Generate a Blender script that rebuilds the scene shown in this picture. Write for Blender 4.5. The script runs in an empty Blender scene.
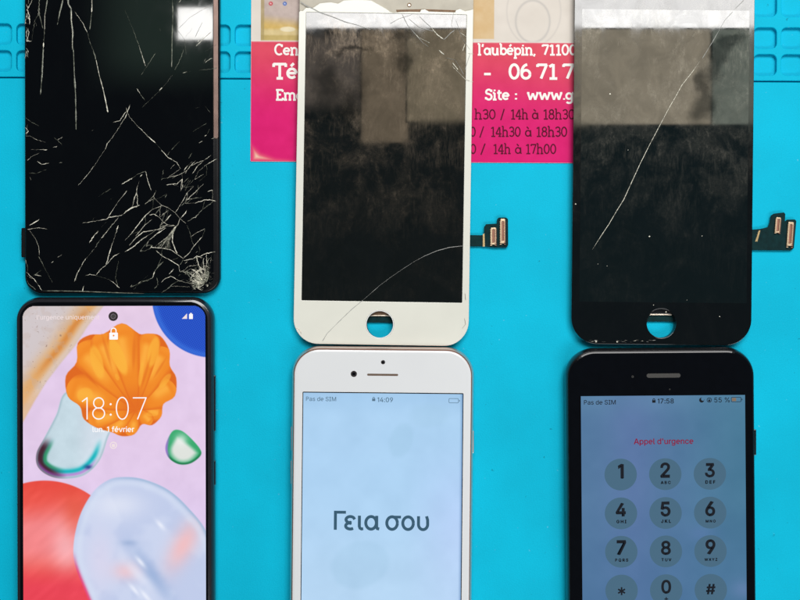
import bpy, math, random
import numpy as np
from mathutils import Vector, Matrix

# ------------------------------------------------------------------ basics
S = 0.365e-3            # metres per reference pixel on the mat
H = 1233.0              # camera height in the same units
sc = bpy.context.scene
col = sc.collection
rnd = random.Random(7)
R = math.radians

cam_d = bpy.data.cameras.new('camera'); cam = bpy.data.objects.new('camera', cam_d); col.objects.link(cam)
cam.location = (0, 0, H*S); cam.rotation_euler = (0, 0, 0)
cam_d.sensor_width = 36; cam_d.lens = 36*H/800.0
cam_d.clip_start = 0.01; cam_d.clip_end = 50
sc.camera = cam
sc.view_settings.view_transform = 'Standard'; sc.view_settings.look = 'None'
sc.view_settings.exposure = 0.0; sc.view_settings.gamma = 1.0
world = bpy.data.worlds.new('World'); sc.world = world; world.use_nodes = True
bg = world.node_tree.nodes['Background']
bg.inputs[0].default_value = (0.80, 0.93, 1.0, 1); bg.inputs[1].default_value = 0.07

LZ = 1.25               # height of the lamps over the bench
def lamp(name, x0, x1, y0, y1, radiance, color, z=LZ, spread=180):
    """rectangular ceiling lamp, facing down; extents in metres"""
    d = bpy.data.lights.new(name, 'AREA'); d.shape = 'RECTANGLE'
    d.size = abs(x1-x0); d.size_y = abs(y1-y0)
    d.energy = radiance*math.pi*d.size*d.size_y
    d.color = color
    o = bpy.data.objects.new(name, d); col.objects.link(o)
    o.location = ((x0+x1)/2, (y0+y1)/2, z)
    return o
MR = (LZ + H*S)/(H*S)*S   # a spot mirrored in the glass at pixel p sits at (p-400)*MR over the bench
def mirror_lamp(name, px0, px1, py0, py1, radiance, color):
    return lamp(name, (px0-400)*MR, (px1-400)*MR, (300-py1)*MR, (300-py0)*MR, radiance, color)

mirror_lamp('window_light', 224, 860, -420, 29, 12.6, (1.0, 0.985, 0.97))
mirror_lamp('small_lamp', 179, 216, 9, 41, 40.0, (1.0, 0.99, 0.96))  # added lamp that gives the shattered panel its bright highlight
def soft_lamp(name, x0, x1, y0, y1, rad, color, e=6, ey=3):
    # added, unseen lamp whose light fades towards its border
    o = mirror_lamp(name, x0-e/2, x1+e/2, y0, y1+ey/2, rad, color); d = o.data; d.use_nodes = True
    nt = d.node_tree; em = nt.nodes['Emission']; N = nt.nodes.new; K = nt.links.new
    sp = N('ShaderNodeSeparateXYZ'); K(N('ShaderNodeNewGeometry').outputs['Parametric'], sp.inputs[0])
    cur = None
    for ax, wd in (('X', e/(x1-x0+e)), ('Y', ey/(y1-y0+ey))):
        p = N('ShaderNodeMath'); p.operation = 'PINGPONG'; K(sp.outputs[ax], p.inputs[0]); p.inputs[1].default_value = 0.5
        r = N('ShaderNodeMapRange'); r.interpolation_type = 'SMOOTHSTEP'; K(p.outputs[0], r.inputs['Value'])
        r.inputs['From Min'].default_value = 0; r.inputs['From Max'].default_value = wd
        if cur is None: cur = r.outputs['Result']
        else:
            m = N('ShaderNodeMath'); m.operation = 'MULTIPLY'; K(cur, m.inputs[0]); K(r.outputs['Result'], m.inputs[1]); cur = m.outputs[0]
    K(cur, em.inputs['Strength'])
soft_lamp('warm_shelf_light', 569, 709, 29, 125, 2.6, (1.0, 0.85, 0.62), 4)  # added lamps, out of view, that make the brown reflections in the panels
soft_lamp('warm_shelf_light', 710, 790, 29, 125, 1.5, (0.9, 1.0, 0.82), 5)
soft_lamp('warm_shelf_light', 407, 475, 29, 122, 1.75, (1.0, 0.80, 0.52), 3)
soft_lamp('warm_shelf_light', 362, 408, 29, 143, 1.45, (1.0, 0.76, 0.50), 3)
soft_lamp('warm_shelf_light', 285, 362, 29, 105, 0.8, (1.0, 0.80, 0.66), 16, 20)
soft_lamp('green_wall_light', 110, 223, -120, 72, 0.7, (0.6, 1.0, 0.75), 70, 60)  # added lamp for the greenish haze reflected in the shattered panel
lamp('fill_light', 0.0, 1.3, -1.15, -0.62, 6.0, (0.95, 0.98, 1.0))

# ------------------------------------------------------------------ materials
def s2l(c):
    c = np.asarray(c, float)/255.0
    return np.where(c <= 0.04045, c/12.92, ((c+0.055)/1.055)**2.4)
def L(r, g, b): return tuple(float(v) for v in s2l((r, g, b)))
def setin(b, name, v):
    if name in b.inputs: b.inputs[name].default_value = v
def mat(name, base, rough=0.5, spec=0.5, metal=0.0, vary=0.0, vscale=300, bump=0.0, bscale=2500, coat=0.0):
    m = bpy.data.materials.new(name); m.use_nodes = True
    nt = m.node_tree; b = nt.nodes['Principled BSDF']
    setin(b, 'Base Color', (*base, 1)); setin(b, 'Roughness', rough); setin(b, 'Specular IOR Level', spec)
    setin(b, 'Metallic', metal); setin(b, 'Coat Weight', coat)
    tc = nt.nodes.new('ShaderNodeTexCoord')
    if vary:
        n = nt.nodes.new('ShaderNodeTexNoise'); n.inputs['Scale'].default_value = vscale; n.inputs['Detail'].default_value = 6
        mr = nt.nodes.new('ShaderNodeMapRange'); mr.inputs['From Min'].default_value = 0.3; mr.inputs['From Max'].default_value = 0.7
        mr.inputs['To Min'].default_value = 1-vary; mr.inputs['To Max'].default_value = 1+vary
        mx = nt.nodes.new('ShaderNodeVectorMath'); mx.operation = 'SCALE'; mx.inputs[0].default_value = base
        nt.links.new(tc.outputs['Object'], n.inputs['Vector']); nt.links.new(n.outputs['Fac'], mr.inputs['Value'])
        nt.links.new(mr.outputs['Result'], mx.inputs['Scale']); nt.links.new(mx.outputs[0], b.inputs['Base Color'])
    if bump:
        n = nt.nodes.new('ShaderNodeTexNoise'); n.inputs['Scale'].default_value = bscale; n.inputs['Detail'].default_value = 4
        bp = nt.nodes.new('ShaderNodeBump'); bp.inputs['Strength'].default_value = bump; bp.inputs['Distance'].default_value = 0.0002
        nt.links.new(tc.outputs['Object'], n.inputs['Vector']); nt.links.new(n.outputs['Fac'], bp.inputs['Height'])
        nt.links.new(bp.outputs['Normal'], b.inputs['Normal'])
    return m
def attr_mat(name, attr, rough=0.5, spec=0.5, emit=False, strength=1.0):
    m = bpy.data.materials.new(name); m.use_nodes = True
    nt = m.node_tree; b = nt.nodes['Principled BSDF']
    a = nt.nodes.new('ShaderNodeAttribute'); a.attribute_name = attr
    setin(b, 'Roughness', rough); setin(b, 'Specular IOR Level', spec)
    if emit:
        setin(b, 'Base Color', (0.01, 0.01, 0.012, 1))
        nt.links.new(a.outputs['Color'], b.inputs['Emission Color']); setin(b, 'Emission Strength', strength)
    else:
        nt.links.new(a.outputs['Color'], b.inputs['Base Color'])
    return m
def glow(name, c, st=1.0, rough=0.1, spec=0.5):
    m = mat(name, (0.01, 0.01, 0.012), rough, spec)
    b = m.node_tree.nodes['Principled BSDF']
    setin(b, 'Emission Color', (*c, 1)); setin(b, 'Emission Strength', st)
    return m
def dirty_glass(name, base, spec, dust_amt, seed, rough=0.03, top_bias=True, tint=(0.30, 0.28, 0.23), ys=(0.03, 0.10), smears=()):
    """dark glossy glass under greasy wipe marks and dust; the dust lies thickest near the panel's upper end"""
    m = bpy.data.materials.new(name); m.use_nodes = True
    nt = m.node_tree; N = nt.nodes.new; K = nt.links.new
    b = nt.nodes['Principled BSDF']; out = nt.nodes['Material Output']
    setin(b, 'Base Color', (*base, 1)); setin(b, 'Specular IOR Level', spec)
    tc = N('ShaderNodeTexCoord')
    def noise(scale, detail, dist, vec_scale, off):
        mp = N('ShaderNodeMapping'); mp.inputs['Scale'].default_value = vec_scale; mp.inputs['Location'].default_value = off
        n = N('ShaderNodeTexNoise'); n.inputs['Scale'].default_value = scale; n.inputs['Detail'].default_value = detail
        n.inputs['Distortion'].default_value = dist; n.inputs['Roughness'].default_value = 0.65
        K(tc.outputs['Object'], mp.inputs['Vector']); K(mp.outputs['Vector'], n.inputs['Vector']); return n
    def ramp(src, a, c, lo=0.0, hi=1.0):
        r = N('ShaderNodeMapRange'); r.interpolation_type = 'SMOOTHSTEP'
        for k, v in (('From Min', a), ('From Max', c), ('To Min', lo), ('To Max', hi)): r.inputs[k].default_value = v
        K(src, r.inputs['Value']); return r.outputs['Result']
    def mul(x, y, op='MULTIPLY'):
        q = N('ShaderNodeMath'); q.operation = op
        for i, v in enumerate((x, y)):
            if isinstance(v, (int, float)): q.inputs[i].default_value = v
            else: K(v, q.inputs[i])
        return q.outputs[0]
    big = ramp(noise(70, 5, 0.5, (1, 0.8, 1), (seed, seed*0.7, 0)).outputs['Fac'], 0.44, 0.66)
    hair = ramp(noise(300, 8, 0.7, (1.3, 0.75, 1), (seed*0.3, 0, 0)).outputs['Fac'], 0.46, 0.70)
    fine = ramp(noise(1300, 6, 0.8, (1, 0.85, 1), (0, seed, 0)).outputs['Fac'], 0.30, 0.80)
    sep = N('ShaderNodeSeparateXYZ'); K(tc.outputs['Object'], sep.inputs[0])
    grad = ramp(sep.outputs['Y'], ys[0], ys[1], 0.07, 1.0)
    grad2 = ramp(sep.outputs['Y'], 0.093, 0.116, 0.35, 1.0)
    d = mul(mul(mul(big, 1.3), mul(mul(hair, 0.55), 0.45, 'ADD')), mul(mul(fine, 0.6), 0.4, 'ADD'))
    d = mul(d, mul(mul(hair, fine), 0.30), 'ADD')
    wipe = ramp(noise(900, 5, 1.0, (1.0, 0.18, 1), (seed, 4, 0)).outputs['Fac'], 0.42, 0.72)
    blot = ramp(noise(38, 3, 0.8, (1, 1.4, 1), (seed*2, 7, 0)).outputs['Fac'], 0.45, 0.62)
    d = mul(d, mul(mul(wipe, blot), 0.45), 'ADD')
    d = mul(mul(mul(d, grad), grad2), dust_amt)
    d = mul(d, 0.85, 'MINIMUM')
    ro = ramp(noise(60, 4, 1.5, (1, 0.6, 1), (seed, 2, 0)).outputs['Fac'], 0.35, 0.75, rough*0.5, rough*1.6)
    # smears: patches of matt grease, (x, y, half width, half height, turn) in metres on the glass
    nz = N('ShaderNodeTexNoise'); nz.inputs['Scale'].default_value = 150; nz.inputs['Detail'].default_value = 6; K(tc.outputs['Object'], nz.inputs['Vector'])
    wv = N('ShaderNodeVectorMath'); wv.operation = 'MULTIPLY_ADD'; K(nz.outputs['Color'], wv.inputs[0]); wv.inputs[1].default_value = (0.012,)*3
    ad = N('ShaderNodeVectorMath'); ad.operation = 'ADD'; K(tc.outputs['Object'], ad.inputs[0]); ad.inputs[1].default_value = (-0.006,)*3
    K(ad.outputs[0], wv.inputs[2])
    sp_ = ramp(noise(130, 8, 0.8, (1, 0.8, 1), (seed+3, 1, 0)).outputs['Fac'], 0.32, 0.68, 0.84, 1.08) if smears else None
    for (mx_, my_, mw, mh, ma) in smears:
        mp = N('ShaderNodeMapping'); mp.vector_type = 'TEXTURE'
        mp.inputs['Location'].default_value = (mx_, my_, 0); mp.inputs['Rotation'].default_value = (0, 0, R(ma)); mp.inputs['Scale'].default_value = (mw, mh, 1e3)
        K(wv.outputs[0], mp.inputs['Vector'])
        ln = N('ShaderNodeVectorMath'); ln.operation = 'LENGTH'; K(mp.outputs[0], ln.inputs[0])
        e = ramp(ln.outputs['Value'], 1.5, 0.2)
        sp_ = mul(1.0, mul(e, 0.6), 'SUBTRACT') if sp_ is None else mul(sp_, mul(1.0, mul(e, 0.6), 'SUBTRACT'))
        d = mul(d, mul(1.0, mul(e, 0.75), 'SUBTRACT'))
    K(ro, b.inputs['Roughness'])
    if sp_ is not None: K(mul(sp_, spec), b.inputs['Specular IOR Level'])
    mx = N('ShaderNodeMix'); mx.data_type = 'RGBA'
    K(d, mx.inputs[0]); mx.inputs[6].default_value = (*base, 1); mx.inputs[7].default_value = (*tint, 1)
    K(mx.outputs[2], b.inputs['Base Color'])
    return m

M = dict(
    mat=mat('blue_silicone', (0.0, 0.45, 0.65), 0.6, 0.10, vary=0.04, vscale=12, bump=0.35, bscale=1800),
    table=mat('grey_bench', (0.30, 0.30, 0.29), 0.6, vary=0.1),
    black_metal=mat('black_metal', (0.006, 0.006, 0.007), 0.25, 0.25, vary=0.2, bump=0.05),
    bronze=mat('bronze_rim', (0.15, 0.10, 0.085), 0.35, 0.5, 0.85, vary=0.12),
    glass_a=dirty_glass('shattered_black_glass', (0.0015, 0.002, 0.003), 0.32, 0.10, 3.1, 0.04, tint=(0.20, 0.26, 0.22), ys=(0.10, 0.17)),
    lcd_c=dirty_glass('dusty_screen_glass', (0.0025, 0.004, 0.004), 0.95, 0.85, 1.3, 0.035, tint=(0.32, 0.25, 0.18), smears=[((x-383)*S, (345-y)*S, w*S, h*S, a) for x, y, w, h, a in ((399, 65, 9, 15, 0), (346, 54, 20, 4, 0), (325, 90, 18, 26, 20), (350, 105, 12, 20, -20), (398, 38, 12, 8, 0))]),
    lcd_d=dirty_glass('smeared_screen_glass', (0.0015, 0.005, 0.006), 0.95, 0.72, 5.7, 0.03, smears=[((x-661)*S, (344-y)*S, w*S, h*S, a) for x, y, w, h, a in ((713, 63, 8, 22, -12), (701, 108, 12, 18, -20), (727, 42, 20, 6, 20)  , (701, 84, 7, 14, 5))]),
    glass_d=dirty_glass('black_bezel_glass', (0.0015, 0.003, 0.004), 0.75, 0.28, 8.2, 0.08),
    crack=mat('crack_white', (0.60, 0.58, 0.48), 0.45, 0.5, vary=0.75, vscale=1300),
    crack_dim=mat('crack_dim', (0.17, 0.18, 0.14), 0.4, 0.5, vary=0.8, vscale=900),
    crack_dark=mat('crack_grey', (0.34, 0.34, 0.32), 0.5, 0.4, vary=0.2, vscale=900),
    cream_glass=mat('cream_white_glass', (0.70, 0.695, 0.62), 0.22, 0.5, vary=0.03, vscale=60),
    shard=mat('bare_white_glass', (0.80, 0.81, 0.80), 0.3, 0.5, vary=0.02),
    cream=mat('cream_plastic', (0.50, 0.46, 0.38), 0.6, 0.3, vary=0.08, vscale=250, bump=0.15),
    brown=mat('brown_adhesive', (0.20, 0.12, 0.07), 0.7, 0.3, vary=0.3, vscale=800),
    white_glass=mat('white_glass', (0.70, 0.71, 0.72), 0.2, 0.5, vary=0.015, vscale=50),
    rose=mat('rose_aluminium', (0.72, 0.60, 0.55), 0.32, 0.5, 0.75, vary=0.03, vscale=200),
    rose_line=mat('bronze_gasket', (0.18, 0.07, 0.04), 0.5, 0.5),
    jet=mat('jet_black_body', (0.010, 0.011, 0.013), 0.13, 0.5, vary=0.1, coat=0.4),
    jet_glass=mat('jet_black_glass', (0.002, 0.0025, 0.004), 0.05, 0.30, vary=0.1),
    plastic=mat('glossy_black_case', (0.014, 0.014, 0.018), 0.16, 0.5, vary=0.1, coat=0.3),
    hole=mat('dark_sensor', (0.035, 0.03, 0.03), 0.15, 0.5),
    mesh=mat('speaker_mesh', (0.05, 0.048, 0.045), 0.5, 0.5, 0.5, vary=0.4, vscale=6000),
    mesh_brown=mat('brown_speaker_slot', (0.13, 0.085, 0.06), 0.6, 0.3, vary=0.3, vscale=5000),
    pcb=mat('dark_green_circuit', (0.003, 0.022, 0.024), 0.75, 0.12, vary=0.25, vscale=500),
    pcb_edge=mat('gold_foil', (0.45, 0.33, 0.16), 0.35, 0.5, 0.8, vary=0.3, vscale=3000),
    gold=mat('gold_contact', (0.62, 0.46, 0.30), 0.35, 0.5, 0.6, vary=0.3, vscale=4000),
    copper=mat('copper_core', (0.26, 0.11, 0.07), 0.45, 0.5, 0.3, vary=0.4, vscale=5000),
    steel=mat('steel_bracket', (0.55, 0.47, 0.38), 0.35, 0.5, 0.8, vary=0.2, vscale=900),
    card=attr_mat('printed_card', 'print', 0.5, 0.1),
    ink_white=mat('white_ink', (0.80, 0.76, 0.72), 0.45),
    ink_dark=mat('maroon_ink', (0.10, 0.003, 0.02), 0.6, 0.1, vary=0.2, vscale=800),
    scr=attr_mat('lit_screen', 'picture', 0.08, 0.4, emit=True),
    t_white=glow('white_pixels', L(252, 250, 252)), t_soft=glow('soft_white_pixels', L(240, 225, 225)),
    t_slate=glow('slate_pixels', L(52, 88, 110)), t_grey=glow('grey_pixels', L(86, 116, 138)),
    t_red=glow('red_pixels', L(128, 26, 62)), t_black=glow('black_pixels', L(8, 14, 22)),
    key=glow('key_pixels', L(68, 103, 126)), t_batt=glow('battery_pixels', L(130, 110, 90)),
)

def speckle(m, base):
    nt = m.node_tree; N = nt.nodes.new; K = nt.links.new; b = nt.nodes['Principled BSDF']
    src = b.inputs['Base Color'].links[0].from_socket
    tc = N('ShaderNodeTexCoord')
    def nz(sc_, a, c, lo, hi, det=2):
        n = N('ShaderNodeTexNoise'); n.inputs['Scale'].default_value = sc_; n.inputs['Detail'].default_value = det
        r = N('ShaderNodeMapRange'); K(tc.outputs['Object'], n.inputs['Vector']); K(n.outputs['Fac'], r.inputs['Value'])
        for k, v in (('From Min', a), ('From Max', c), ('To Min', lo), ('To Max', hi)): r.inputs[k].default_value = v
        return r.outputs['Result']
    cur = src
    for v in (nz(420, .73, .77, 1.0, 0.6), nz(2600, .3, .7, 0.95, 1.05, 3), nz(30, .35, .65, 0.94, 1.05, 6)):
        q = N('ShaderNodeVectorMath'); q.operation = 'SCALE'; K(cur, q.inputs[0]); K(v, q.inputs['Scale']); cur = q.outputs[0]
    # pale lint and scuffs
    mx = N('ShaderNodeMix'); mx.data_type = 'RGBA'; K(nz(610, .735, .79, 0.0, 0.25), mx.inputs[0]); K(cur, mx.inputs[6]); mx.inputs[7].default_value = (0.35, 0.62, 0.72, 1)
    K(mx.outputs[2], b.inputs['Base Color'])
speckle(M['mat'], None)

# ------------------------------------------------------------------ geometry helpers
class Dev:
    """a thing lying on the mat: origin, small turn, height of its upper face"""
    def __init__(s, name, pu, pv, deg, zt, label, cat):
        s.pu, s.pv, s.a, s.zt = pu, pv, R(deg), zt
        k = (H-zt)/H; s.k = k
        s.ox, s.oy = (pu-400)*k, (300-pv)*k
        s.root = bpy.data.objects.new(name, None); col.objects.link(s.root)
        s.root.empty_display_size = 0.02
        s.root.location = (s.ox*S, s.oy*S, 0); s.root.rotation_euler = (0, 0, s.a)
        s.root['label'] = label; s.root['category'] = cat
    def uv(s, u, v, z=0, zr=None):
        return ((u-s.pu)*s.k*S, -(v-s.pv)*s.k*S, z*S)
    def ph(s, px, py, z=0, zr=None):
        zr = s.zt if zr is None else zr
        k = (H-zr)/H
        x, y = (px-400)*k-s.ox, (300-py)*k-s.oy
        c, n = math.cos(-s.a), math.sin(-s.a)
        return ((c*x-n*y)*S, (n*x+c*y)*S, z*S)

class MB:
    def __init__(s): s.v = []; s.f = []; s.mi = []; s.mats = []
    def m(s, mt):
        if mt not in s.mats: s.mats.append(mt)
        return s.mats.index(mt)
    def add(s, vs, fs, mt):
        o = len(s.v); i = s.m(mt); s.v += vs
        for f in fs: s.f.append(tuple(o+a for a in f)); s.mi.append(i)
        return s
    def build(s, name, parent, smooth=False):
        me = bpy.data.meshes.new(name); me.from_pydata(s.v, [], s.f)
        for mt in s.mats: me.materials.append(mt)
        me.polygons.foreach_set('material_index', s.mi)
        if smooth: me.polygons.foreach_set('use_smooth', [True]*len(s.f))
        me.update()
        o = bpy.data.objects.new(name, me); col.objects.link(o)
        if parent is not None: o.parent = parent
        return o

def rrect(x0, y0, x1, y1, r, n=10):
    pts = []
    for cx, cy, a in ((x1-r, y0+r, -90), (x1-r, y1-r, 0), (x0+r, y1-r, 90), (x0+r, y0+r, 180)):
        for i in range(n+1):
            t = R(a+90*i/n); pts.append((cx+r*math.cos(t), cy+r*math.sin(t)))
    return pts
def circ(cx, cy, rx, ry=None, n=48):
    ry = rx if ry is None else ry
    return [(cx+rx*math.cos(2*math.pi*i/n), cy+ry*math.sin(2*math.pi*i/n)) for i in range(n)]

def plate(mb, fn, loops, z0, z1, mt, bev=0.0, zr=None):
    """flat slab between z0 and z1 whose outline and holes are the loops, with rounded edges"""
    cu = bpy.data.curves.new('tmp', 'CURVE'); cu.dimensions = '2D'; cu.fill_mode = 'BOTH'
    for lp in loops:
        sp = cu.splines.new('POLY'); sp.points.add(len(lp)-1); sp.use_cyclic_u = True
        for p, (x, y) in zip(sp.points, lp): p.co = (x, -y, 0, 1)
    h = (z1-z0)/2; bev = min(bev, h*0.98)
    cu.extrude = h-bev; cu.bevel_depth = bev; cu.bevel_resolution = 2 if bev else 0; cu.offset = -bev
    o = bpy.data.objects.new('tmp', cu); me = bpy.data.meshes.new_from_object(o)
    vs = [fn(v.co.x, -v.co.y, v.co.z+(z0+z1)/2, zr) for v in me.vertices]
    fs = [tuple(p.vertices) for p in me.polygons]
    mb.add(vs, fs, mt)
    bpy.data.objects.remove(o); bpy.data.curves.remove(cu); bpy.data.meshes.remove(me)
    return mb
def loft(mb, fn, x0, y0, x1, y1, r, prof, mt, n=14):
    """rounded slab: prof = [(inset, z), ...] from bottom to top"""
    rings = []
    for ins, z in prof:
        rings.append([fn(x, y, z) for x, y in rrect(x0+ins, y0+ins, x1-ins, y1-ins, max(r-ins, 0.5), n)])
    c = len(rings[0]); vs = [p for q in rings for p in q]; fs = []
    for k in range(len(rings)-1):
        for i in range(c):
            j = (i+1) % c
            fs.append((k*c+i, (k+1)*c+i, (k+1)*c+j, k*c+j))
    fs.append(tuple(range(c))); fs.append(tuple((len(rings)-1)*c+i for i in reversed(range(c))))
    return mb.add(vs, fs, mt)
def side_profile(h, r, n=10, z0=0.4):
    out = []
    for i in range(n+1):
        t = -1+2*i/n
        a = math.sin(t*math.pi/2)
        out.append((r*(1-math.sqrt(max(0, 1-a*a))), z0+(h-z0)*(a+1)/2))
    return out
_zc = [0]
def ribbon(mb, fn, pts, w, z, mt, flat=False, taper=True, rag=0.0, th=0.25, zr=None):
    """thin raised streak along a line; flat=True gives a printed stroke"""
    P = [Vector(p) for p in pts]
    if not flat and rag:
        Q = []
        for a, b in zip(P[:-1], P[1:]):
            n = max(1, int((b-a).length/1.3))
            d = (b-a); nn = Vector((-d.y, d.x)).normalized() if d.length else Vector((0, 0))
            for i in range(n):
                j = nn*rnd.uniform(-1, 1)*rag*0.5 if (i or a is not P[0]) else Vector((0, 0))
                Q.append(a+d*i/n+j)
        Q.append(P[-1]); P = Q
    _zc[0] = (_zc[0]+1) % 40
    z = z+_zc[0]*0.004
    n = len(P); vs = []; fs = []
    cur = rnd.uniform(0.6, 1.2)
    for i, p in enumerate(P):
        t = (P[min(i+1, n-1)]-P[max(i-1, 0)])
        t = t.normalized() if t.length else Vector((1, 0))
        nn = Vector((-t.y, t.x))
        ww = w
        if not flat:
            if rag:
                cur = min(1.6, max(0.5 if rag < 0.6 else 0.22, cur+rnd.uniform(-0.6, 0.58)*min(1, 0.3+rag)))
                ww = w*cur
            if taper and (i == 0 or i == n-1): ww *= 0.15
        elif 0 < i < n-1:
            t1 = (P[i]-P[i-1]).normalized(); t2 = (P[i+1]-P[i]).normalized()
            ww = w/max(0.5, math.sqrt(max(0.0, (1+t1.dot(t2))/2)))
        a = p+nn*ww/2; b = p-nn*ww/2
        if flat:
            vs += [fn(a.x, a.y, z, zr), fn(b.x, b.y, z, zr)]
        else:
            vs += [fn(a.x, a.y, z, zr), fn(p.x, p.y, z+th, zr), fn(b.x, b.y, z, zr)]
    m = 2 if flat else 3
    for i in range(n-1):
        for k in range(m-1):
            fs.append((i*m+k, (i+1)*m+k, (i+1)*m+k+1, i*m+k+1))
    return mb.add(vs, fs, mt)
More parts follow.
